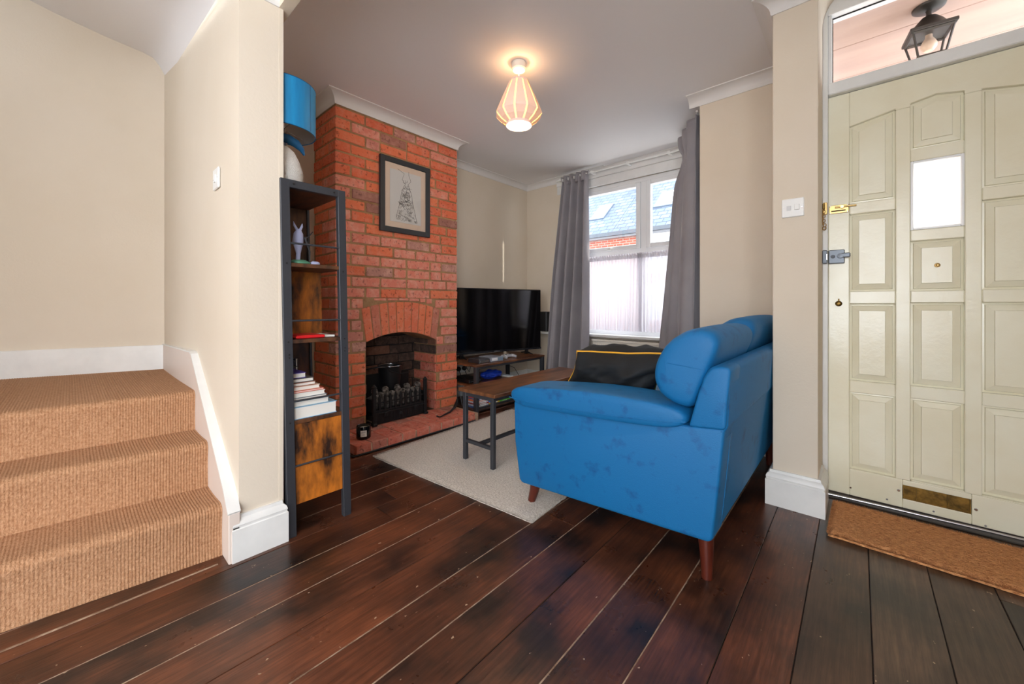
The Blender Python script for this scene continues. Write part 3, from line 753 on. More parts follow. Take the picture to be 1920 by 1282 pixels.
# ------------------------------------------------------------------ door
dr = struct(box('door_1', -.116, .636, 2.580, 2.604, .012, 2.002, M['door'], None))
D = M['door']; FY = 2.556
def topz(x): # gentle arc of the head rail over the panels
    t = abs(x-.26)/.294; return 1.893-.060*t
bm = bmesh.new()
def rail(poly): bprism(bm, poly, 'y', FY, 2.582, .0035, 2)
def R4(x0, x1, z0, z1): rail([(x0, z0), (x1, z0), (x1, z1), (x0, z1)])
EP = .0006
cols = [(-.034, .129), (.178, .342), (.391, .554)]
R4(-.116, -.034, .012, 2.002); R4(.554, .636, .012, 2.002); R4(.129, .178, .142, 1.86); R4(.342, .391, .142, 1.86)
R4(-.034, .152, .012, .142); R4(.152, .362, .012, .055); R4(.152, .362, .118, .142); R4(.178, .342, .142, .148); R4(.362, .554, .012, .142); R4(.391, .554, .142, .147)
rail([(-.034, 2.002)]+[(-.034, topz(-.034))]+[(.129, topz(.129)), (.129, 1.86), (.178, 1.86), (.178, topz(.178)), (.26, topz(.26)), (.342, topz(.342)), (.342, 1.86), (.391, 1.86), (.391, topz(.391)), (.554, topz(.554))]+[(.554, 2.002)])
openings = []
def colrails(c, zs):
    for a, b in zs: R4(cols[c][0], cols[c][1], a, b)
colrails(0, [(.521, .579), (.957, 1.018), (1.398, 1.452)])
colrails(2, [(.526, .580), (.962, 1.016), (1.394, 1.446)])
colrails(1, [(.523, .580), (.961, 1.015), (1.243, 1.293), (1.607, 1.663)])
fin('stiles_and_rails', bm, D, dr)
def panel(x0, x1, z0, ztop):
    """raised and fielded panel; ztop callable or value"""
    f = ztop if callable(ztop) else (lambda x: ztop)
    bm = bmesh.new(); rings = []
    xs = [x0, (x0+x1)/2, x1] if callable(ztop) else [x0, x1]
    for ins, y in ((.0, 2.579), (.009, 2.578), (.011, 2.571), (.034, 2.5635), (.0355, 2.5585), (.038, 2.5585)):
        pts = [(x0+ins, z0+ins), (x1-ins, z0+ins)]+[(min(max(x_, x0+ins), x1-ins), f(x_)-ins) for x_ in reversed(xs)]
        rings.append([bm.verts.new((p[0], y, p[1])) for p in pts])
    for a, b in zip(rings, rings[1:]):
        n_ = len(a)
        for i in range(n_): bm.faces.new((a[i], a[(i+1) % n_], b[(i+1) % n_], b[i]))
    bm.faces.new(rings[-1]); fin('panel', bm, D, dr)
for c, zs in ((0, [(.142, .521), (.579, .957), (1.018, 1.398), (1.452, topz)]), (1, [(.148, .523), (.580, .961), (1.015, 1.243), (1.663, topz)]), (2, [(.147, .526), (.580, .962), (1.016, 1.394), (1.446, topz)])):
    for a, b in zs: panel(cols[c][0], cols[c][1], a, b)
# glazed opening
fr_ = []
for (a, b, c, d) in ((.178, .188, 1.293, 1.607), (.332, .342, 1.293, 1.607), (.188, .332, 1.293, 1.303), (.188, .332, 1.597, 1.607)):
    box('glazing_bead', a, b, 2.556, 2.575, c, d, M['upvc'], dr, .002)
bpane = box('pane', .186, .334, 2.566, 2.5705, 1.301, 1.599, M['frosted'], dr); bpane['label'] = 'small frosted glass pane'
# leaf is cut behind the pane
bm = bmesh.new(); 
dr_me = dr.data; dr_me.clear_geometry()
bm = bmesh.new(); bbox(bm, -.116, .181, 2.580, 2.604, .012, 2.002); bbox(bm, .339, .636, 2.580, 2.604, .012, 2.002); bbox(bm, .181, .339, 2.580, 2.604, .012, 1.297); bbox(bm, .181, .339, 2.580, 2.604, 1.603, 2.002)
bmesh.ops.translate(bm, verts=bm.verts, vec=-WL[dr.name]); bm.to_mesh(dr_me); bm.free(); 
if not dr_me.materials: dr_me.materials.append(D)
# letterbox, screws, peephole, keyhole
bm = bmesh.new(); bbox(bm, .155, .360, 2.566, 2.573, .052, .120); lb = fin('letterbox', bm, M['old_brass'], dr); lb['label'] = 'tarnished brass letterbox'
bm = bmesh.new()
for a in ((.153, .361, .117, .121), (.153, .361, .053, .057), (.153, .157, .055, .12), (.357, .361, .055, .12), (.197, .199, .057, .117), (.292, .294, .057, .117)): bbox(bm, a[0], a[1], 2.560, 2.567, a[2], a[3])
fin('letterbox_frame', bm, M['old_brass'], dr)
RX = Matrix.Rotation(R(90), 4, 'X')
for xx, zz in ((.139, .088), (.374, .08), (-.03, .05), (.10, .035), (.25, .03), (.40, .022)): lathe('screw', [(0, 0), (.006 if zz > .06 else .0035, 0), (.004, .003), (0, .003)], (xx, FY, zz), M['chrome'], dr, 10, RX)
lathe('peephole', [(0, 0), (.010, 0), (.009, .004), (.005, .005), (0, .003)], (.262, 2.558, 1.128), M['brass'], dr, 16, RX)
bm = bmesh.new(); blathe(bm, [(0, 0), (.013, 0), (.014, .003), (.010, .006), (.006, .012), (0, .013)], (-.075, FY, .958), 18, RX); bbox(bm, -.078, -.072, FY-.004, FY, .958, .982, .001); fin('keyhole_cover', bm, M['old_brass'], dr, True, 40)
# night latch
bm = bmesh.new(); bbox(bm, -.114, -.052, FY-.022, FY, 1.158, 1.226, .003); lk = fin('night_latch', bm, M['lock_grey'], dr); lk['label'] = 'grey metal night latch'
lathe('latch_button', [(0, 0), (.009, 0), (.008, .004), (0, .004)], (-.097, FY-.022, 1.193), M['dark_metal'], lk, 14, RX)
bm = bmesh.new(); bbox(bm, -.068, -.030, FY-.034, FY-.024, 1.185, 1.208, .004); blathe(bm, [(0, 0), (.013, 0), (.012, .014), (0, .015)], (-.068, FY-.022, 1.195), 16, RX); fin('latch_lever', bm, M['lock_grey'], lk)
# door frame
dfm = struct(box('door_2', -.137, -.116, 2.525, 2.62, .0, 2.52, M['white'], None, .002)); dfm.name = 'trim_21'
bm = bmesh.new(); bbox(bm, .636, .662, 2.525, 2.62, 0, 2.52, .002); bbox(bm, -.116, .636, 2.525, 2.62, 2.004, 2.062, .004); bbox(bm, -.116, .636, 2.525, 2.62, 2.405, 2.54, .003)
bbox(bm, -.116, -.100, 2.535, 2.62, 2.062, 2.405, .003)
struct(fin('trim_22', bm, M['white']))
ow = struct(box('window_2', -.101, .62, 2.575, 2.579, 2.062, 2.405, M['transom']))
bm = bmesh.new()
for a in ((-.101, -.097, 2.062, 2.405), (-.101, .62, 2.401, 2.405)): bbox(bm, a[0], a[1], 2.570, 2.576, a[2], a[3])
fin('putty_line', bm, M['dark_gap'], ow)
# staple of the latch, chain and bolt
kp = thing('latch_keep', (-.13, 2.51, 1.19), 'grey latch keep screwed to the white door frame', 'latch keep')
bm = bmesh.new(); bbox(bm, -.137, -.117, 2.498, 2.526, 1.158, 1.224, .003); fin('keep_body', bm, M['lock_grey'], kp); box('strike', -.121, -.1165, 2.495, 2.502, 1.175, 1.205, M['chrome'], kp, .001)
bt = thing('door_bolt', (-.075, FY-.01, 1.415), 'polished brass bolt plate on the upper left of the door', 'bolt')
box('plate', -.113, -.036, FY-.004, FY, 1.410, 1.452, M['brass'], bt, .002)
tube('rod', [(-.09, FY-.009, 1.440), (-.008, FY-.009, 1.440)], .004, M['brass'], bt); tube('knob', [(-.062, FY-.009, 1.440), (-.062, FY-.022, 1.438)], [.005, .007], M['brass'], bt)
box('slot', -.104, -.048, FY-.0046, FY-.0038, 1.420, 1.426, M['dark_gap'], bt)
for a in (-.108, -.041):
    for b in (1.415, 1.447): lathe('screw', [(0, 0), (.003, 0), (.002, .002), (0, .002)], (a, FY-.004, b), M['chrome'], bt, 8, RX)
dc = thing('door_chain', (-.13, 2.52, 1.35), 'brass door chain hanging from its bracket on the door frame', 'door chain')
box('bracket', -.134, -.118, 2.512, 2.526, 1.405, 1.465, M['brass'], dc, .002)
box('bracket_arm', -.136, -.126, 2.500, 2.514, 1.43, 1.46, M['old_brass'], dc, .002)
for i in range(8):
    zc = 1.43-i*.0115; yo = 2.508-(.004 if i % 2 else 0); xo = -.1335+(.003 if i % 2 else 0)+(.004 if i == 7 else 0)
    ax = i % 2
    tube('link', [(xo+(.0055*cos(a) if ax else .001*cos(a)), yo+(0 if ax else .0055*cos(a)), zc+.0085*sin(a)) for a in [k_*pi/6 for k_ in range(12)]], .0018, M['brass'], dc, 6, True)
tube('link', [(-.129+.007*cos(a), 2.506, 1.335+.008*sin(a)) for a in [k_*pi/6 for k_ in range(12)]], .0025, M['brass'], dc, 6, True)
# threshold
th = struct(box('trim_23', -.137, .66, 2.49, 2.60, 0, .008, plain((70, 66, 62)), None, .002))
tube('weather_bar', [(-.13, 2.50, .012), (.1, 2.515, .012), (.35, 2.525, .012), (.66, 2.53, .012)], .006, M['chrome'], th)

# doormat
def pile_mat(name, x0, x1, y0, y1, h, m, label, cat, nx, ny, fib, fl_, rot=0, rc=(0, 0)):
    XF.append(Matrix.Translation((rc[0], rc[1], 0)) @ Matrix.Rotation(rot, 4, 'Z') @ Matrix.Translation((-rc[0], -rc[1], 0)))
    t_ = thing(name, ((x0+x1)/2, (y0+y1)/2, 0), label, cat)
    bm = bmesh.new(); G = []
    for j in range(ny+1):
        row = []
        for i in range(nx+1):
            a = x0+(x1-x0)*i/nx; b = y0+(y1-y0)*j/ny; e = min(i, nx-i, j*nx/ny if False else j, ny-j)
            zz = h*(.25 if e == 0 else (.8 if e == 1 else 1))+noise.noise(Vector((a*70, b*70, 0)))*h*.12
            if e == 0: a += noise.noise(Vector((a*40, b*40, 3)))*.004; b += noise.noise(Vector((a*40, b*40, 9)))*.004
            row.append(bm.verts.new((a, b, zz)))
        G.append(row)
    for a, b in zip(G, G[1:]):
        for i in range(nx): bm.faces.new((a[i], a[i+1], b[i+1], b[i]))
    bd = [e for e in bm.edges if e.is_boundary]; r = bmesh.ops.extrude_edge_only(bm, edges=bd)
    for v in [v for v in r['geom'] if isinstance(v, bmesh.types.BMVert)]: v.co.z = .001
    fin('pile_base', bm, m, t_, True)
    bm = bmesh.new(); rd = random.Random(11)
    for q in range(fib):
        a = rd.uniform(x0, x1); b = rd.uniform(y0, y1)
        if rd.random() < .25:
            a, b = rd.choice([(x0, b), (x1, b), (a, y0), (a, y0), (a, y1)])
        d = Vector((rd.uniform(-1, 1), rd.uniform(-1, 1), rd.uniform(.3, 1.2))).normalized()*fl_; s = Vector((-d.y, d.x, 0)).normalized()*.0011
        p = Vector((a, b, h*.8 if x0+.003 < a < x1-.003 and y0+.003 < b < y1-.003 else h*.45))
        bm.faces.new((bm.verts.new(p-s), bm.verts.new(p+s), bm.verts.new(p+d)))
    f = fin('fibres', bm, m, t_); f['kind'] = 'stuff'
    XF.pop(); return t_
pile_mat('doormat', -.095, .66, 2.068, 2.425, .022, M['coir'], 'orange brown coir doormat lying in front of the cream door', 'doormat', 90, 50, 42000, .010, R(-1.0), (-.09, 2.07))
pile_mat('rug', -2.27, -1.06, 1.255, 3.0, .012, M['rug'], 'cream shaggy rug under the coffee table and sofa front', 'rug', 90, 130, 60000, .009, R(3.6), (-2.27, 1.25))

# light switches
def switch(name, c, out, w_, h_, rockers, label, blank=None):
    t_ = thing(name, c, label, 'light switch')
    ox, oy = out; tx, ty = abs(oy), abs(ox)
    def B(n_, u0, u1, z0, z1, d0, d1, m, bev=.0015):
        xs = sorted((c[0]+tx*u0+ox*d0, c[0]+tx*u1+ox*d1)); ys = sorted((c[1]+ty*u0+oy*d0, c[1]+ty*u1+oy*d1)); return box(n_, xs[0], xs[1], ys[0], ys[1], c[2]+z0, c[2]+z1, m, t_, bev)
    B('face_plate', -w_/2, w_/2, -h_/2, h_/2, 0, .009, M['white_plastic'], .003)
    for a, b, zz0, zz1 in rockers: B('rocker', a, b, zz0, zz1, .008, .013, M['white_plastic'])
    if blank:
        B('fuse_carrier', *blank, .008, .0105, plain((214, 214, 214)))
    for s in (-1, 1): 
        B('screw', s*w_*.40-.002, s*w_*.40+.002, -.002, .002, .0085, .0096, M['chrome'], 0)
    return t_
switch('light_switch', (-2.03, .4148, 1.483), (0, -1), .086, .086, [(-.010, .010, -.016, .016)], 'single white light switch on the wall beside the stairs')
switch('light_switch', (-.230, 2.2395, 1.404), (0, -1), .086, .086, [(.006, .026, -.012, .014)], 'white fused light switch on the narrow wall left of the door', (-.024, -.006, -.012, .010))

# porch and lantern outside
pp = mat('pink_porch_paint', (180, 154, 140), .7, col2=(168, 142, 130), vs=2, vstretch=(.4, 3, 1), bump=.001, bs=30)
bm = bmesh.new()
y = 2.66
pc = struct(box('trim_30', -.6, 1.3, 2.62, 4.6, 2.515, 2.56, pp))
while y < 4.5:
    box('ceiling_board', -.55, 1.25, y, y+.42, 2.497+random.uniform(-.001, .001), 2.516, pp, pc, .003); y += .424
struct(box('wall_porch_left', -.6, -.14, 2.93, 4.0, 0, 2.5, pp))
struct(box('ground', -14, 10, 3.9, 13, -.3, -.2, plain((190, 188, 184), .9))).name = 'pavement'
tag(bpy.data.objects['pavement'], kind='structure')
ln = thing('porch_lantern', (.272, 2.95, 2.2), 'dark metal square lantern hanging under the porch ceiling outside the transom', 'lantern')
RM = M['dark_bronze'] = mat('dark_bronze', (58, 54, 50), .45, metal=.5)
lathe('ceiling_plate', [(0, 0), (.012, 0), (.05, .006), (.062, .014), (.064, .022), (0, .024)], (.272, 2.95, 2.473), RM, ln, 28)
lathe('hanger', [(0, 0), (.012, 0), (.010, .03), (.014, .045), (0, .045)], (.272, 2.95, 2.432), RM, ln, 14)
LR = Matrix.Rotation(R(8), 4, 'Z')
bm = bmesh.new(); blathe(bm, [(.078, 0), (.080, .008), (.074, .014), (.055, .045), (.03, .075), (.01, .085), (0, .086)], (0, 0, 0), 24)
for v in bm.verts: v.co = Vector((.272, 2.95, 2.362)) + v.co
fin('cap', bm, RM, ln, True)
bm = bmesh.new(); bbox(bm, -.086, .086, -.086, .086, 2.348, 2.366, .003)
def BR(bm, a, b, r): btube(bm, [a, b], r, 4)
for sx in (-1, 1):
    for sy in (-1, 1):
        BR(bm, (sx*.074, sy*.074, 2.35), (sx*.05, sy*.05, 2.225), .005)
for (a, b) in (((-1, -1), (1, -1)), ((1, -1), (1, 1)), ((1, 1), (-1, 1)), ((-1, 1), (-1, -1))):
    BR(bm, (a[0]*.05, a[1]*.05, 2.225), (b[0]*.05, b[1]*.05, 2.225), .007); BR(bm, (a[0]*.074, a[1]*.074, 2.345), (b[0]*.074, b[1]*.074, 2.345), .007)
bmesh.ops.transform(bm, matrix=Matrix.Translation((.272, 2.95, 0)) @ LR, verts=bm.verts); fin('cage', bm, RM, ln)
bm = bmesh.new()
for q in range(4):
    r_ = Matrix.Rotation(q*pi/2, 4, 'Z'); bbv = [r_ @ Vector(p) for p in ((-.07, -.072, 2.345), (.07, -.072, 2.345), (.048, -.05, 2.228), (-.048, -.05, 2.228))]
    bm.faces.new([bm.verts.new(p) for p in bbv])
bmesh.ops.transform(bm, matrix=Matrix.Translation((.272, 2.95, 0)) @ LR, verts=bm.verts); fin('glass_pane', bm, M['glass'], ln)
lathe('bulb', [(0, 0), (.018, .004), (.030, .02), (.032, .036), (.024, .056), (.014, .072), (.014, .09), (0, .09)], (.272, 2.95, 2.262), plain((226, 200, 178), .3), ln, 20)

# ------------------------------------------------------------------ sofa
sf = thing('sofa', (-.8, 2.1, 0), 'bright blue velvet two seat sofa with dark wooden legs', 'sofa')
SV = M['sofa']; SY0, SY1 = 1.412, 2.86
def loft(name, prof, y0, y1, ends, mat_, parent, n=72, axis='y', bul=None):
    """profile (x,z) resampled, swept in y; ends=(inset, depth) gives a domed end"""
    P = [Vector(p) for p in prof]; L_ = [(P[(i+1) % len(P)]-P[i]).length for i in range(len(P))]; T = sum(L_); R_ = []
    for k_ in range(n):
        d = T*k_/n; i = 0
        while d > L_[i]: d -= L_[i]; i += 1
        R_.append(P[i].lerp(P[(i+1) % len(P)], d/L_[i]))
    for _ in range(2): R_ = [(R_[i-1]+R_[i]*2+R_[(i+1) % n])/4 for i in range(n)]
    c = sum(R_, Vector((0, 0)))/n; ins, dep = ends
    st_ = []
    for a in [0, .12, .3, .5, .7, .85, 1]:
        th_ = a*pi/2; st_.append((sin(th_)*1.0, 1-cos(th_)))  # scale param, depth param
    secs = []
    for a in (0.0, .18, .36, .55, .75, .9, 1.0):
        k_ = 1-(1-a)**1 ; s = a; dp = 1-math.sqrt(max(0, 1-a**2.6)); secs.append((s, dp))
    bm = bmesh.new(); rings = []
    def ring(scale, y, off):
        vs = []
        for p in R_:
            d = (p-c); m_ = d.length
            q = c+d*(1-ins/ max(m_, ins*1.01)*(1-scale)) if scale > 0 else c+d*.0
            vs.append(q)
        return [bm.verts.new((q.x, y, q.y)) for q in vs]
    # full dome rings
    def cap(y, s_):
        out_ = []
        for f, dp in ((.25, 0.0), (.5, .02), (.72, .07), (.88, .22), (.96, .5), (1, 1)):
            out_.append([bm.verts.new((c.x+(p.x-c.x)*(f+(1-f)*0)*1.0 if f < .72 else c.x+(p.x-c.x)*(1-(1-f)*ins/.06), y+s_*dep*dp, c.y+(p.y-c.y)*(f if f < .72 else (1-(1-f)*ins/.06)))) for p in R_])
        return out_
    A = cap(y0, 1); B = cap(y1, -1)
    mid = []
    for k_ in range(1, 9):
        yy = y0+dep+(y1-y0-2*dep)*k_/9; b_ = 1+(bul or 0)*sin(pi*k_/9)
        mid.append([bm.verts.new((c.x+(p.x-c.x)*b_, yy, c.y+(p.y-c.y)*b_)) for p in R_])
    rings = A+mid+B[::-1]
    for a, b in zip(rings, rings[1:]):
        for i in range(n): bm.faces.new((a[i], a[(i+1) % n], b[(i+1) % n], b[i]))
    bm.faces.new(rings[0]); bm.faces.new(rings[-1][::-1])
    return fin(name, bm, mat_, parent, True)
# base side panels (arms), seat base, back
arm = [(-1.240, .492), (-1.234, .30), (-1.206, .125), (-1.19, .112), (-.380, .156), (-.364, .166), (-.345, .35), (-.327, .538), (-.335, .546), (-.43, .535)]
for y0, y1 in ((SY0, SY0+.13), (SY1-.13, SY1)):
    prism('arm_panel', arm, 'y', y0, y1, SV, sf, .010, 3, True)
prism('seat_base', [(-1.215, .40), (-1.20, .135), (-.40, .165), (-.38, .40)], 'y', SY0+.12, SY1-.12, SV, sf, .01, 3, True)
prism('back_frame', [(-.432, .50), (-.395, .70), (-.378, .735), (-.36, .748), (-.325, .748), (-.310, .735), (-.318, .55), (-.327, .535), (-.366, .166), (-.42, .166)], 'y', SY0+.004, SY1-.004, SV, sf, .010, 3, True)
wedge = [(-.438, .533), (-.405, .66), (-.385, .715), (-.366, .742), (-.335, .749), (-.312, .747), (-.308, .735), (-.317, .64), (-.322, .552), (-.33, .541)]
for y0, y1 in ((SY0-.005, SY0+.14), (SY1-.14, SY1+.005)): prism('back_wing', wedge, 'y', y0, y1, SV, sf, .009, 3, True)
pad = [(-1.259, .517), (-1.262, .54), (-1.249, .565), (-1.215, .583), (-1.165, .591), (-1.0, .607), (-.838, .619), (-.70, .622), (-.57, .620), (-.48, .613), (-.446, .60), (-.430, .575), (-.436, .545), (-.475, .519), (-.58, .508), (-.719, .499), (-.9, .490), (-1.118, .480), (-1.20, .482), (-1.242, .492)]
pad = [(x_, z_-.02*(1 if z_ > .55 else 0)) for x_, z_ in pad]
for y0, y1 in ((SY0-.022, SY0+.205), (SY1-.205, SY1+.02)):
    loft('arm_pad', pad, y0, y1, (.02, .03), SV, sf, 80)
# piping on the near pad
pp_ = [(-1.25, SY0-.020, .512), (-1.1, SY0-.024, .505), (-.9, SY0-.024, .513), (-.7, SY0-.024, .523), (-.5, SY0-.022, .54), (-.445, SY0-.010, .548)]
tube('seam', pp_, .0022, SV, sf, 6)
for k_, (y0, y1) in enumerate(((SY0+.21, 2.13), (2.14, SY1-.21))):
    loft('seat_cushion', [(-1.26, .42), (-1.27, .47), (-1.24, .515), (-1.15, .53), (-.8, .53), (-.5, .515), (-.45, .48), (-.45, .41), (-.5, .395), (-1.2, .395)], y0, y1, (.02, .03), SV, sf, 60, bul=.01)
cush = [(-.568, .66), (-.572, .70), (-.562, .745), (-.535, .797), (-.50, .835), (-.455, .862), (-.41, .872), (-.365, .862), (-.345, .835), (-.350, .795), (-.378, .727), (-.405, .66), (-.428, .60), (-.45, .585), (-.50, .595), (-.545, .62)]
for y0, y1, dz_ in ((SY0+.005, 2.02, 0), (2.03, SY1-.005, .022)):
    o = loft('back_cushion', [(a, b+dz_*(b-.585)/.28) for a, b in cush], y0, y1, (.045, .055), SV, sf, 80, bul=.03)
tube('seam', [(-.535, SY0+.012, .745), (-.50, SY0+.004, .742), (-.45, SY0+.003, .738), (-.39, SY0+.010, .73)], .0012, SV, sf, 5)
tube('seam', [(-.525, SY0+.016, .79), (-.522, SY0+.006, .74), (-.518, SY0+.008, .68), (-.51, SY0+.016, .62)], .0012, SV, sf, 5)
# seam line at the back
tube('seam', [(-.3275, 1.415, .545), (-.3255, 1.46, .555), (-.3235, 1.50, .575)], .003, SV, sf, 5)
tube('seam', [(-.3265, 1.50, .572), (-.338, 1.51, .42), (-.355, 1.515, .25), (-.3655, 1.515, .17)], .002, SV, sf, 5)
for xx, yy, tx, zt in ((-1.172, 1.47, .018, .125), (-.392, 1.472, -.012, .165), (-1.172, SY1-.1, .018, .125), (-.392, SY1-.1, -.012, .165)):
    zb = .013 if xx < -1 and True else 0
    tube('leg', [(xx-.004, yy, zb), (xx+tx*.5, yy+.004, zt*.5), (xx+tx, yy+.012 if yy < 2 else yy-.012, zt)], [.0175, .022, .028], M['leg_wood'], sf, 20)

# black scatter cushion with yellow piping
cu = thing('cushion', (-.88, 1.74, .53), 'black velvet cushion with yellow piping slumped on the sofa arm', 'cushion')
def pillow(w_, h_, t_, M4, seed):
    n = 40; bm = bmesh.new(); F = []; 
    def outl(u, v):
        k_ = 1-.10*(1-u*u)*abs(v)**3; l_ = 1-.10*(1-v*v)*abs(u)**3
        return u*l_, v*k_
    for s in (1, -1):
        G = []
        for j in range(n+1):
            row = []
            for i in range(n+1):
                u, v = -1+2*i/n, -1+2*j/n; x_, y_ = outl(u, v)
                th_ = (max(0, 1-u**4)*max(0, 1-v**4))**.5
                wr = .030*noise.noise(Vector((u*2.6, v*2.2, seed+s)))+.010*noise.noise(Vector((u*6, v*5, seed+5*s)))
                zz = s*(t_/2*th_)+wr*min(1, th_*1.5)+.02*noise.noise(Vector((u*1.7+4, v*1.7, seed)))
                p = M4 @ Vector((x_*w_/2, y_*h_/2, zz)); row.append(bm.verts.new(p))
            G.append(row)
        for a, b in zip(G, G[1:]):
            for i in range(n): bm.faces.new((a[i], a[i+1], b[i+1], b[i]))
        F.append(G)
    bmesh.ops.remove_doubles(bm, verts=bm.verts, dist=.0006)
    edge = []
    for k_ in range(160):
        q = k_/160*4; s_ = int(q); f = q-s_; u, v = [(-1+2*f, -1), (1, -1+2*f), (1-2*f, 1), (-1, 1-2*f)][s_]
        x_, y_ = outl(u, v); edge.append(M4 @ Vector((x_*w_/2, y_*h_/2, .02*noise.noise(Vector((u*1.7+4, v*1.7, seed))))))
    return bm, edge
PM = Matrix.Translation((-.875, 1.725, .628)) @ Matrix.Rotation(R(-4), 4, 'Y') @ Matrix.Rotation(R(126), 4, 'X') @ Matrix(((1, .75, 0, 0), (0, 1, 0, 0), (0, 0, 1, 0), (0, 0, 0, 1)))
bm, edge = pillow(.50, .27, .20, PM, 3.3)
fin('cover', bm, M['black_velvet'], cu, True)
tube('piping', edge, .0042, M['yellow'], cu, 8, True)

# ------------------------------------------------------------------ coffee table
ct = thing('coffee_table', (-1.69, 2.12, 0), 'narrow coffee table with rustic brown top and dark metal frame', 'coffee table')
box('tabletop', -1.838, -1.528, 1.578, 2.66, .425, .445, M['top_wood'], ct, .002)
for xx in (-1.80, -1.566):
    for yy in (1.605, 2.61): box('leg', xx-.0125, xx+.0125, yy-.0125, yy+.0125, .012, .425, M['dark_metal'], ct, .002)
bm = bmesh.new(); bbox(bm, -1.79, -1.575, 1.595, 1.615, .40, .425); bbox(bm, -1.79, -1.575, 2.60, 2.62, .40, .425); bbox(bm, -1.81, -1.79, 1.61, 2.6, .40, .425); bbox(bm, -1.576, -1.556, 1.61, 2.6, .40, .425)
fin('apron', bm, M['dark_metal'], ct)
for yy in (1.605, 2.61): box('stretcher', -1.79, -1.575, yy-.010, yy+.010, .118, .138, M['dark_metal'], ct, .001)
box('stretcher', -1.693, -1.673, 1.61, 2.60, .118, .138, M['dark_metal'], ct, .001)

# ------------------------------------------------------------------ TV stand, TV and things on it
ts = thing('tv_stand', (-2.7, 2.83, 0), 'low television stand with rustic wooden shelves and dark metal legs', 'tv stand')
TX0, TX1, TY0, TY1 = -2.99, -2.465, 2.318, 3.30
box('top', TX0, TX1, TY0, TY1, .412, .430, M['top_wood'], ts, .002)
for xx in (TX0+.02, TX1-.02):
    for yy in (TY0+.02, (TY0+TY1)/2, TY1-.02):
        if xx > -2.6 and abs(yy-(TY0+TY1)/2) < .05: continue
        box('leg', xx-.018, xx+.018, yy-.018, yy+.018, 0, .412, M['dark_metal'], ts, .002)
box('middle_shelf', TX0, TX1-.01, TY0+.005, TY1-.4, .232, .248, M['top_wood'], ts, .002)
box('bottom_shelf', TX0, TX1-.01, TY0+.005, TY1-.005, .028, .038, M['shelf_wood'], ts, .002)
box('bottom_rail', TX1-.035, TX1-.015, TY0+.03, TY1-.03, .02, .055, M['dark_metal'], ts, .001)
box('top_rail', TX1-.035, TX1-.015, TY0+.03, TY1-.03, .39, .412, M['dark_metal'], ts, .001)
bm = bmesh.new()
for i in range(8): btube(bm, [(TX1-.03-i*.055, TY0+.012, .05), (TX1-.09-i*.05, TY0+.012, .23)], .002, 4)
fin('side_mesh', bm, M['dark_metal'], ts)
# television, turned slightly toward the room
a_ = math.atan2(3.42-2.47, -2.60+2.86)      # direction along the screen
TVM = Matrix.Translation((-2.605, 3.42, 0)) @ Matrix.Rotation(a_+pi, 4, 'Z')   # local +x runs left along the screen, front faces local +y
XF.append(TVM)
tv = thing('television', (.57, 0, .43), 'large flat black television standing on the rustic tv stand', 'television')
TW = 1.14
box('casing', 0, TW, -.045, -.004, .475, 1.118, M['black'], tv, .004)
box('screen', .008, TW-.008, -.006, .0015, .492, 1.110, M['tv_screen'], tv)
box('bezel', 0, TW, -.004, .003, .475, .492, mat('bezel', (60, 62, 70), .25, metal=.6), tv, .001)
for xx in (.18, .95):
    bm = bmesh.new(); bprism(bm, [(xx-.02, .43), (xx+.02, .43), (xx+.015, .478), (xx-.015, .478)], 'y', -.03, -.01); btube(bm, [(xx, -.12, .436), (xx, -.02, .452), (xx, .09, .436)], [.005, .012, .005], 8)
    fin('foot', bm, M['black'], tv)
box('badge', .53, .60, .003, .0038, .479, .488, M['chrome'], tv)
XF.pop()
# boxes on the stand
def simple(name, parts, label, cat, loc, group=None):
    t_ = thing(name, loc, label, cat, group)
    for p in parts: box(p[0], *p[1:7], p[7], t_, p[8] if len(p) > 8 else .003)
    return t_
z0 = .431
simple('set_top_box', [('body', -2.66, -2.51, 2.40, 2.53, z0, z0+.034, plain((50, 48, 52), .4)), ('front_trim', -2.511, -2.508, 2.41, 2.52, z0+.006, z0+.026, M['chrome'], .0005), ('lid', -2.655, -2.515, 2.405, 2.525, z0+.034, z0+.037, plain((76, 74, 80), .4))], 'dark set top box at the left end of the tv stand top', 'set top box', (-2.58, 2.46, z0))
simple('game_console', [('body', -2.67, -2.50, 2.545, 2.70, z0, z0+.042, plain((150, 156, 168), .4)), ('front_trim', -2.501, -2.497, 2.55, 2.62, z0+.01, z0+.034, plain((226, 226, 230), .4), .0005), ('side_trim', -2.502, -2.498, 2.625, 2.695, z0+.006, z0+.038, plain((120, 140, 160), .4), .0005)], 'pale grey games console beside the set top box', 'console', (-2.58, 2.62, z0))
t_ = thing('game_controller', (-2.60, 2.86, z0), 'silver and white game controller in front of the television', 'controller')
bm = bmesh.new(); bbox(bm, -2.63, -2.57, 2.80, 2.92, z0+.008, z0+.035, .010, 3); btube(bm, [(-2.58, 2.80, z0+.02), (-2.54, 2.79, z0+.014)], [.016, .012], 10); btube(bm, [(-2.58, 2.92, z0+.02), (-2.54, 2.93, z0+.014)], [.016, .012], 10)
fin('shell', bm, plain((190, 194, 200), .35), t_, True, 50)
for yy in (2.83, 2.89): lathe('thumb_stick', [(0, 0), (.008, 0), (.008, .006), (0, .008)], (-2.585, yy, z0+.034), M['black'], t_, 12)
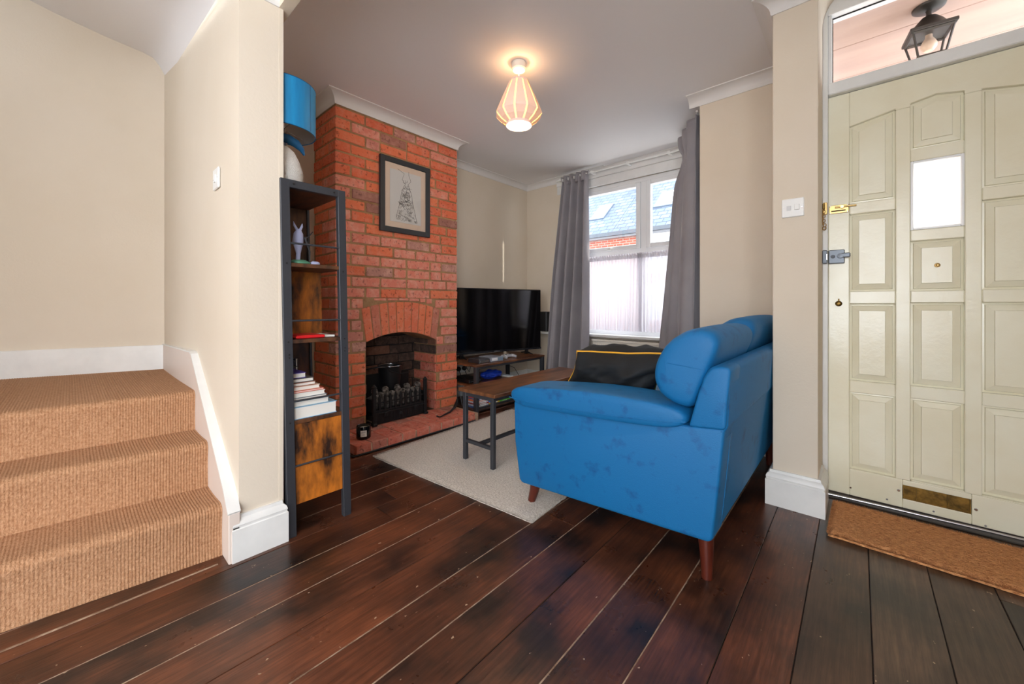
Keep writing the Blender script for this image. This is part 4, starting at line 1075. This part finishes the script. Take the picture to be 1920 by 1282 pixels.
# lower shelves
def case(y0, z_, c, w_=.135, d=.19, h=.0135, label='', cat='game case', x1=-2.50, group=None):
    t_ = thing('game_case', (x1-d/2, y0+w_/2, z_), label, cat, group)
    box('case', x1-d, x1, y0, y0+w_, z_, z_+h, plain(c, .35), t_, .001)
    box('spine_print', x1-.001, x1+.0006, y0+.02, y0+w_-.03, z_+.003, z_+h-.003, plain((240, 240, 240), .5), t_, 0)
cs = [(60, 90, 150), (190, 200, 214), (150, 40, 40), (206, 210, 220), (235, 120, 60), (80, 110, 160), (205, 60, 50), (220, 224, 230), (110, 140, 180), (200, 210, 226)]
nm = ['blue', 'pale grey', 'dark red', 'silver', 'orange', 'slate blue', 'red', 'white', 'light blue', 'pale blue']
pos = ['at the bottom of', 'second from the bottom of', 'third from the bottom of', 'fourth from the bottom of', 'low in the middle of', 'high in the middle of', 'fourth from the top of', 'third from the top of', 'second from the top of', 'on top of']
for i, c in enumerate(cs): case(2.365+.004*((i*7) % 3), .040+i*.0142, c, label='%s game case %s the left stack under the television' % (nm[i], pos[i]), group='game cases in the left stack')
cs2 = [((60, 90, 200), 'blue'), ((230, 190, 60), 'yellow'), ((60, 120, 210), 'bright blue'), ((220, 80, 60), 'red')]
for i, (c, n_) in enumerate(cs2): case(2.515, .040+i*.0142, c, label='%s game case in the short stack right of the tall stack' % n_, group='game cases in the short stack')
simple('game_case_box', [('case', -2.66, -2.50, 2.66, 2.80, .040, .062, plain((86, 190, 60), .35)), ('clip', -2.501, -2.498, 2.69, 2.75, .045, .057, plain((220, 240, 220)), .0005)], 'bright green plastic game box on the bottom shelf', 'game box', (-2.58, 2.73, .04))
simple('storage_box', [('case', -2.68, -2.52, 2.55, 2.86, .098+.0, .128, plain((96, 196, 64), .35)), ('foot', -2.66, -2.64, 2.60, 2.62, .0635, .10, plain((70, 160, 50))), ('foot', -2.56, -2.54, 2.78, 2.80, .04, .10, plain((70, 160, 50))), ('foot', -2.66, -2.64, 2.83, 2.85, .04, .10, plain((70, 160, 50))), ('lid', -2.68, -2.52, 2.55, 2.86, .128, .134, plain((116, 210, 80)))], 'flat lime green toy tray on the lower shelf of the tv stand', 'tray', (-2.6, 2.7, .04)) if False else None
t_ = thing('carrier_bag', (-2.72, 2.70, .249), 'crumpled royal blue bag on the middle shelf of the tv stand', 'bag')
bm = bmesh.new(); bmesh.ops.create_icosphere(bm, subdivisions=4, radius=1)
for v in bm.verts:
    q = v.co.copy(); f = 1+.25*noise.noise(q*2.2)+.12*noise.noise(q*6); v.co = Vector((-2.66+q.x*.08*f, 2.70+q.y*.115*f, max(.2495, .285+q.z*.042*f)))
fin('bag_skin', bm, plain((26, 66, 190), .35), t_, True)
simple('paper_stack', [('sheets', -2.70, -2.52, 2.825, 2.875, .249, .262, plain((226, 224, 220), .8)), ('cover', -2.70, -2.52, 2.825, 2.875, .262, .266, plain((196, 206, 214)))], 'small pile of pale papers on the middle shelf right of the blue bag', 'papers', (-2.6, 2.85, .249))
simple('router', [('body', -2.84, -2.60, 2.36, 2.52, .249, .285, M['black']), ('light_strip', -2.601, -2.598, 2.38, 2.50, .262, .266, plain((90, 90, 96)), .0003)], 'black box on the left of the middle tv stand shelf', 'router', (-2.72, 2.44, .249))
# wall sockets with plugs behind the stand, cables
t_ = thing('wall_socket', (XA+.005, 2.66, .27), 'white double wall socket behind the tv stand', 'socket')
box('face_plate', XA+.0, XA+.009, 2.58, 2.726, .26, .346, M['sock'], t_, .003)
for i, yy in enumerate((2.615, 2.69)):
    p = thing('power_plug', (XA+.02, yy, .28), 'black power plug in the %s half of the socket behind the tv stand' % ('left', 'right')[i], 'plug')
    bm = bmesh.new(); blathe(bm, [(0, 0), (.022, 0), (.024, .012), (.018, .03), (0, .034)], (XA+.009, yy, .303), 18, Matrix.Rotation(R(90), 4, 'Y')); fin('plug_body', bm, M['black'], p, True)
    tube('cord', [(XA+.03, yy, .285), (XA+.04, yy+.005, .255), (XA+.05, yy+.03, .20), (XA+.06, yy+.1, .12)], .0035, M['black'], p)
t_ = thing('television_cables', (-2.95, 2.9, .12), 'loose black cables trailing behind the tv stand', 'cables')
tube('cable', [(-2.93, 2.62, .41), (-2.94, 2.63, .33), (-2.93, 2.66, .28), (-2.94, 2.69, .33), (-2.93, 2.70, .41)], .003, M['black'], t_)
tube('cable', [(-2.95, 2.74, .41), (-2.96, 2.75, .30), (-2.95, 2.80, .262), (-2.94, 2.84, .32), (-2.93, 2.86, .41)], .003, M['black'], t_)
tube('cable', [(-2.95, 2.95, .41), (-2.98, 3.1, .34), (-3.0, 3.25, .29), (-3.02, 3.45, .22), (-3.03, 3.6, .05)], .003, M['black'], t_)
tube('cable', [(-2.40, 2.62, .014), (-2.36, 2.68, .016), (-2.33, 2.64, .016), (-2.28, 2.66, .016)], .002, M['black'], t_)
# speaker on the sill
sp = thing('speaker', (-2.72, 3.66, .646), 'small black loudspeaker on the window sill right of the television', 'speaker')
box('cabinet', -2.80, -2.685, 3.635, 3.725, .646, .875, M['black'], sp, .005)
box('grille', -2.795, -2.705, 3.628, 3.636, .655, .865, plain((34, 34, 36), .8), sp, .003)
box('side_trim', -2.70, -2.688, 3.628, 3.636, .652, .868, plain((78, 78, 82), .4), sp, .001)

# ------------------------------------------------------------------ pendant lamp
px, py = -1.534, 1.795
pd = thing('pendant_lamp', (px, py, 2.03), 'faceted cream pendant lamp glowing below the living room ceiling', 'lamp')
lathe('ceiling_rose', [(0, .0), (.036, 0), (.043, .008), (.044, .044), (0, .045)], (px, py, CE-.046), M['white_plastic'], pd, 30)
tube('flex', [(px, py, CE-.04), (px, py, 2.26)], .0028, M['white_plastic'], pd)
prof = [(.058, 2.292), (.098, 2.20), (.134, 2.108), (.136, 2.095), (.110, 2.065), (.074, 2.040)]
n = 12
glow = mat('lamp_liner', (255, 214, 130), .6, emis=1.6); 
for k_ in range(n):
    bm = bmesh.new(); A = []
    for s in (-.5, .5):
        row = []
        for r_, z_ in prof:
            g_ = .0105 if z_ < 2.28 else .006
            a = 2*pi*(k_+.5)/n; half = r_*math.tan(pi/n)-g_/2
            row.append(bm.verts.new((px+r_*cos(a)-s*2*half*sin(a), py+r_*sin(a)+s*2*half*cos(a), z_)))
        A.append(row)
    for i in range(len(prof)-1): bm.faces.new((A[0][i], A[0][i+1], A[1][i+1], A[1][i]))
    o = fin('shade_panel', bm, M['shade'], pd)
lathe('shade_liner', [(r_-.006, z_) for r_, z_ in prof], (px, py, 0), glow, pd, 24, None, False)
lathe('top_ring', [(.048, 2.288), (.060, 2.288), (.060, 2.298), (.048, 2.298), (.048, 2.288)], (px, py, 0), M['shade'], pd, 24)
lathe('bottom_ring', [(.064, 2.030), (.076, 2.030), (.079, 2.045), (.072, 2.045), (.064, 2.030)], (px, py, 0), M['shade'], pd, 36)
lathe('diffuser', [(0, 2.041), (.066, 2.041), (.066, 2.046), (0, 2.046)], (px, py, 0), mat('diffuser', (255, 244, 214), .5, emis=5), pd, 30)
def point(name, loc, e, col, r=.03):
    l = bpy.data.lights.new(name, 'POINT'); l.energy = e; l.color = col; l.shadow_soft_size = r
    o = bpy.data.objects.new(name, l); S.collection.objects.link(o); o.location = loc; return o
point('pendant_bulb_up', (px, py, 2.315), .8, (1, .70, .42), .012)
point('pendant_bulb_down', (px, py, 2.0), 6, (1, .74, .48), .03)

# ------------------------------------------------------------------ bookcase
BM_ = Matrix.Translation((0, .594, 0)) @ Matrix(((1, 0, 0, 0), (0, 1, -.019, 0), (0, 0, 1, 0), (0, 0, 0, 1))) @ Matrix.Translation((0, -.594, 0))
XF.append(BM_)
bc = thing('bookcase', (-1.88, .71, 0), 'tall slim bookcase with dark metal frame and rustic wood shelves', 'bookcase')
bx = -1.73; BY0, BY1, BZ, bd = .585, .850, 1.462, .42; DM = M['dark_metal']
for yy in (BY0, BY1-.034):
    o = box('front_post', bx-.025, bx, yy, yy+.034, 0, BZ, DM, bc, .0015)
    box('rear_post', bx-bd, bx-bd+.02, yy+(.0 if yy < .7 else .022), yy+(.012 if yy < .7 else .034), 0, BZ, DM, bc, .0015)
box('top_rail', bx-.025, bx-.0005, BY0+.03, BY1-.03, BZ-.032, BZ, DM, bc, .0015)
for (z_, y_) in ((1.24, 0), (1.31, 1)):
    pass
for zz in (1.204, .886, .555, .287): tube('cross_rod', [(bx-.004, BY0+.01, zz), (bx-.004, BY1-.01, zz)], .0042, DM, bc)
for zz in (1.10, .50):
    box('side_rail', bx-bd+.01, bx-.02, BY0+.002, BY0+.012, zz-.03, zz-.015, DM, bc)
for z1, z0_ in ((BZ-.006, BZ-.022), (1.124, 1.108), (.808, .792), (.474, .458)):
    box('shelf', bx-bd+.004, bx-.006, BY0+.004, BY1-.004, z0_, z1, M['shelf_wood'], bc, .001)
box('back_panel', bx-bd, bx-bd+.01, BY0+.01, BY1-.01, 1.124, BZ-.02, M['shelf_wood'], bc)
box('back_panel', bx-.262, bx-.252, BY0+.01, BY1-.01, .808, 1.108, M['rustic'], bc)
box('back_panel', bx-bd, bx-bd+.01, BY0+.01, BY1-.01, .474, .792, M['shelf_wood'], bc)
box('cupboard_front', bx-.022, bx-.010, BY0+.03, BY1-.03, .125, .457, M['rustic'], bc, .001)['label'] = 'orange and black rustic wood front'
box('cupboard_side', bx-bd+.01, bx-.022, BY0+.005, BY0+.015, .125, .457, M['shelf_wood'], bc)
box('cupboard_side', bx-bd+.01, bx-.022, BY1-.015, BY1-.005, .125, .457, M['shelf_wood'], bc)
box('cupboard_floor', bx-bd+.01, bx-.022, BY0+.01, BY1-.01, .125, .138, M['shelf_wood'], bc)
RY = Matrix.Rotation(R(90), 4, 'Y')
for yy, zz in ((BY0+.017, 1.12), (BY1-.017, 1.10), (BY0+.017, .80), (BY1-.017, .80), (BY0+.017, .47), (BY0+.019, .735), (BY0+.019, .748), (BY1-.017, .745), (BY1-.015, .758), (BY0+.05, BZ-.016), (BY1-.05, BZ-.016)):
    lathe('bolt', [(0, -.002), (.0042, -.002), (.004, .0015), (0, .002)], (bx, yy, zz), M['black'], bc, 8, RY)
XF.pop()
# books on the lower shelf
bk = [  # z0, h, y1, x front, cover, label
    (.475, .050, .790, -1.745, (140, 186, 216), 'thick pale blue book at the bottom of the bookcase stack'),
    (.526, .022, .758, -1.75, (196, 212, 216), 'pale grey blue book second from the bottom of the stack'),
    (.549, .014, .750, -1.75, (110, 116, 124), 'slim grey magazine third from the bottom of the stack'),
    (.564, .018, .742, -1.75, (228, 228, 222), 'white book under the coral magazines in the stack'),
    (.583, .008, .738, -1.752, (222, 120, 96), 'thin coral magazine in the middle of the stack'),
    (.592, .016, .722, -1.755, (228, 196, 176), 'cream book on the coral magazine in the stack'),
    (.609, .014, .706, -1.76, (170, 120, 100), 'tan book third from the top of the stack'),
    (.624, .016, .700, -1.765, (96, 92, 90), 'dark grey book second from the top of the stack'),
    (.641, .022, .672, -1.775, (90, 72, 160), 'white paged book with a purple cover on top of the stack')]
for i, (z_, h, y1, xf, c, lab) in enumerate(bk):
    t_ = thing('book', (xf-.1, .67, z_), lab, 'book', 'books stacked on the lower bookcase shelf')
    dx = .22 if i < 6 else .2; y0 = .578
    y0 = .592 if i > 3 else .588
    box('pages', xf-dx+.004, xf-.003, y0+.004, y1-.003, z_+.002, z_+h-.002, plain((232, 228, 220), .9), t_)
    box('cover', xf-dx, xf, y0, y1, z_+h-.0022, z_+h, plain(c, .45), t_)
    box('cover', xf-dx, xf, y0, y1, z_, z_+.0022, plain(c, .45), t_)
    box('spine', xf-dx, xf-dx+.003, y0, y1, z_, z_+h, plain(c, .45), t_)
simple('box_file', [('body', -1.99, -1.95, .60, .70, .665, .668, M['black'], 0), ('panel', -2.00, -1.97, .60, .705, .475, .70, plain((28, 32, 60), .35)), ('edge', -1.972, -1.968, .700, .706, .475, .70, M['chrome'], .0005)], 'navy file standing behind the book stack on the bookcase', 'file', (-1.98, .65, .475))
# middle shelf: red case and white booklet
simple('game_case', [('case', -1.90, -1.752, .625, .742, .8095, .822, plain((214, 30, 36), .35)), ('insert', -1.895, -1.757, .63, .737, .822, .8225, plain((196, 24, 34), .3), 0)], 'red case lying on the middle shelf of the bookcase', 'game case', (-1.83, .68, .81))
simple('booklet', [('pages', -1.91, -1.765, .745, .79, .8095, .816, M['paper'], .001), ('cover', -1.91, -1.765, .745, .79, .816, .8175, plain((244, 244, 240), .4), .0003)], 'white booklet beside the red case on the bookcase', 'booklet', (-1.84, .77, .81))
# ornament on the top shelf (a plain generic sculpture)
sc_ = thing('ornament', (-1.84, .665, 1.125), 'pale lilac robed sculpture with two pointed horns on a green rocky base', 'ornament')
lil = plain((168, 172, 204), .6); grn = plain((92, 150, 120), .6); dk = plain((50, 50, 54), .6)
ox, oy, oz = -1.82, .655, 1.1245
bm = bmesh.new(); bmesh.ops.create_icosphere(bm, subdivisions=3, radius=1)
for v in bm.verts:
    q = v.co.copy(); f = 1+.2*noise.noise(q*3); v.co = Vector((ox+q.x*.05*f, oy+.005+q.y*.045*f, max(oz, oz+.008+q.z*.014*f)))
fin('base_rock', bm, grn, sc_, True)
bm = bmesh.new(); bmesh.ops.create_icosphere(bm, subdivisions=2, radius=1)
for v in bm.verts:
    q = v.co.copy(); f = 1+.2*noise.noise(q*4+Vector((3, 0, 0))); v.co = Vector((ox+.025+q.x*.02*f, oy+.062+q.y*.022*f, max(oz, oz+.008+q.z*.011*f)))
fin('side_rock', bm, lil, sc_, True)
tube('robe', [(ox, oy, oz+.015), (ox, oy+.002, oz+.05), (ox, oy, oz+.10), (ox, oy+.002, oz+.135), (ox, oy+.004, oz+.155)], [.009, .009, .022, .019, .008], lil, sc_, 16)
tube('horn', [(ox, oy-.002, oz+.15), (ox, oy-.014, oz+.17), (ox, oy-.018, oz+.186)], [.006, .005, .001], lil, sc_, 10)
tube('horn', [(ox, oy+.008, oz+.15), (ox, oy+.016, oz+.168), (ox, oy+.018, oz+.182)], [.006, .005, .001], lil, sc_, 10)
tube('branch', [(ox+.01, oy+.045, oz+.015), (ox+.01, oy+.046, oz+.06), (ox+.01, oy+.034, oz+.09), (ox+.008, oy+.026, oz+.12), (ox+.008, oy+.04, oz+.125), (ox+.01, oy+.058, oz+.15)], [.002, .003, .004, .006, .003, .0015], dk, sc_, 8)

# ------------------------------------------------------------------ table lamp on the bookcase
tl = thing('table_lamp', (-1.88, .66, 1.463), 'turquoise velvet drum lamp with a white furry body and blue crescent', 'lamp')
lx, ly = -1.885, .620
lathe('lamp_shade', [(.124, 1.700), (.126, 1.700), (.126, 1.903), (.124, 1.903)], (lx, ly, 0), M['lamp_blue'], tl, 48)
lathe('shade_lining', [(.1225, 1.701), (.1225, 1.902)], (lx, ly, 0), M['silver'], tl, 48)
for zz in (1.700, 1.903): tube('shade_rim', [(lx+.125*cos(a*pi/24), ly+.125*sin(a*pi/24), zz) for a in range(48)], .0018, M['navy_blue'], tl, 6, True)
tube('shade_seam', [(lx+.1262*cos(-.02+.62), ly+.1262*sin(.60), 1.702), (lx+.1262*cos(.60), ly+.1262*sin(.60), 1.902)], .001, M['navy_blue'], tl, 5)
bm = bmesh.new(); btube(bm, [(lx, ly, 1.64), (lx, ly, 1.76)], .011, 12); btube(bm, [(lx, ly, 1.72), (lx+.12, ly, 1.72)], .0015, 4); btube(bm, [(lx, ly, 1.72), (lx-.06, ly+.105, 1.72)], .0015, 4); btube(bm, [(lx, ly, 1.72), (lx-.06, ly-.105, 1.72)], .0015, 4)
fin('stem', bm, M['chrome'], tl, True)
bm = bmesh.new(); blathe(bm, [(0, 0), (.07, .0), (.078, .03), (.076, .07), (.062, .115), (.045, .15), (.02, .172), (0, .176)], (lx+.02, ly-.010, 1.464), 40)
for v in bm.verts: v.co += v.normal*0
fb_ = fin('furry_body', bm, M['fur'], tl, True)
bm = bmesh.new(); rd = random.Random(8)
for q in range(5000):
    zz = rd.uniform(.005, .17); rr = .079*(1-(max(0, zz-.03)/.155)**2.2)*1.0 if zz > .03 else .076
    a = rd.uniform(0, 2*pi); nrm = Vector((cos(a), sin(a), .1)); p = Vector((lx+.02, ly-.01, 1.464+zz))+Vector((cos(a), sin(a), 0))*rr*.97
    d = (nrm+Vector((0, 0, -.8))+Vector((rd.uniform(-.3, .3),)*3)).normalized()*.011; s = Vector((-sin(a), cos(a), 0))*.0009
    bm.faces.new((bm.verts.new(p-s), bm.verts.new(p+s), bm.verts.new(p+d)))
fin('fur_fibres', bm, M['fur'], tl)['kind'] = 'stuff'
tube('crescent', [(lx+.02, ly-.09, 1.668), (lx+.02, ly-.04, 1.676), (lx+.02, ly+.01, 1.676), (lx+.02, ly+.045, 1.664), (lx+.02, ly+.068, 1.645), (lx+.02, ly+.078, 1.622)], [.006, .016, .020, .018, .012, .004], M['navy_blue'], tl, 16)

# ------------------------------------------------------------------ houses across the street
def house_mats():
    def bt(name, c1, c2, mo, s, w_, h_, ms):
        m = bpy.data.materials.new(name); m.use_nodes = True; N = m.node_tree.nodes; L = m.node_tree.links; P = N['Principled BSDF']; P.inputs['Roughness'].default_value = .8
        tc = N.new('ShaderNodeTexCoord'); mp = N.new('ShaderNodeMapping'); L.new(tc.outputs['Generated'], mp.inputs[0]); 
        tc2 = N.new('ShaderNodeSeparateXYZ'); L.new(tc.outputs['Object'], tc2.inputs[0]); cb = N.new('ShaderNodeCombineXYZ'); L.new(tc2.outputs[0], cb.inputs[0]); L.new(tc2.outputs[2], cb.inputs[1])
        b = N.new('ShaderNodeTexBrick'); b.inputs['Color1'].default_value = C3(c1); b.inputs['Color2'].default_value = C3(c2); b.inputs['Mortar'].default_value = C3(mo)
        b.inputs['Scale'].default_value = s; b.inputs['Brick Width'].default_value = w_; b.inputs['Row Height'].default_value = h_; b.inputs['Mortar Size'].default_value = ms
        L.new(cb.outputs[0], b.inputs['Vector']); L.new(b.outputs[0], P.inputs['Base Color']); return m
    return bt('far_slate', (86, 98, 116), (106, 120, 140), (56, 66, 80), 1, .3, .15, .012), bt('far_brick', (168, 78, 58), (146, 64, 48), (150, 132, 120), 1, .225, .078, .012)
slate, fbr = house_mats()
m40 = math.tan(R(40))
def roofpt(x, y): return (x, y, 3.32+(y-11.8)*m40)
for hi, (hx0, hx1, lab) in enumerate(((-16, -6.1, 'brick terraced house across the street seen through the left window pane'), (-6.1, 4, 'brick terraced house across the street seen through the right window pane'))):
    hs = thing('terraced_house', ((hx0+hx1)/2, 13.5, -.3), lab, 'house')
    box('facade', hx0, hx1, 12.0, 12.3, -.3, 3.3, fbr, hs)
    prism('roof', [(11.8, 3.32), (15.4, 3.32+3.6*m40), (19.0, 3.32), (18.8, 3.2), (15.4, 3.2+3.5*m40), (11.8, 3.22)], 'x', hx0, hx1-.01, slate, hs)
    prism('gable', [(12.3, 3.2), (15.4, 5.9), (18.5, 3.2)], 'x', hx0+.05, hx1-.05, fbr, hs)
    box('gutter', hx0, hx1, 11.70, 11.82, 3.22, 3.34, plain((70, 76, 84), .5), hs)
    ncy = 13.9
    if hi == 0: box('chimney_stack', -6.9, -6.2, 14.3, 14.9, 5.0, 6.6, fbr, hs)
    else: box('chimney_stack', 2.0, 2.8, 14.3, 14.9, 5.0, 6.9, fbr, hs)
    sx = (-7.36, -6.86) if hi == 0 else (-5.05, -4.5)
    sy = (12.68, 13.42) if hi == 0 else (12.82, 13.56)
    bm = bmesh.new()
    def tilt(x0, x1, y0, y1, d0, d1):
        n_ = Vector((0, -sin(R(40)), cos(R(40))))
        vs = []
        for d in (d0, d1):
            for (x_, y_) in ((x0, y0), (x1, y0), (x1, y1), (x0, y1)): vs.append(bm.verts.new(Vector(roofpt(x_, y_))+n_*d))
        for f in ((0, 1, 2, 3), (4, 5, 6, 7), (0, 1, 5, 4), (1, 2, 6, 5), (2, 3, 7, 6), (3, 0, 4, 7)): bm.faces.new([vs[i] for i in f])
    tilt(sx[0]-.04, sx[1]+.04, sy[0]-.04, sy[1]+.04, 0, .05); f_ = fin('roof_window', bm, plain((92, 104, 118), .5), hs)
    bm = bmesh.new(); tilt(sx[0], sx[1], sy[0], sy[1], .045, .055); fin('roof_window_pane', bm, plain((236, 240, 244), .15), f_)
    for wx in ([-4.95, -2.2, .6] if hi else [-14, -11, -8.4]):
        f_ = box('house_window', wx, wx+.75, 11.96, 12.05, 1.95, 3.16, plain((240, 240, 240), .4), hs)
        box('pane', wx+.06, wx+.69, 11.94, 11.965, 2.0, 2.5, plain((176, 190, 204), .1), f_); box('pane', wx+.06, wx+.69, 11.94, 11.965, 2.56, 3.1, plain((176, 190, 204), .1), f_)
        f2 = box('house_window', wx, wx+.9, 11.96, 12.05, .5, 1.6, plain((240, 240, 240), .4), hs); box('pane', wx+.06, wx+.84, 11.94, 11.965, .56, 1.54, plain((170, 186, 200), .1), f2)
    box('soffit', hx0, hx1, 11.8, 12.05, 3.16, 3.24, plain((120, 120, 124)), hs)
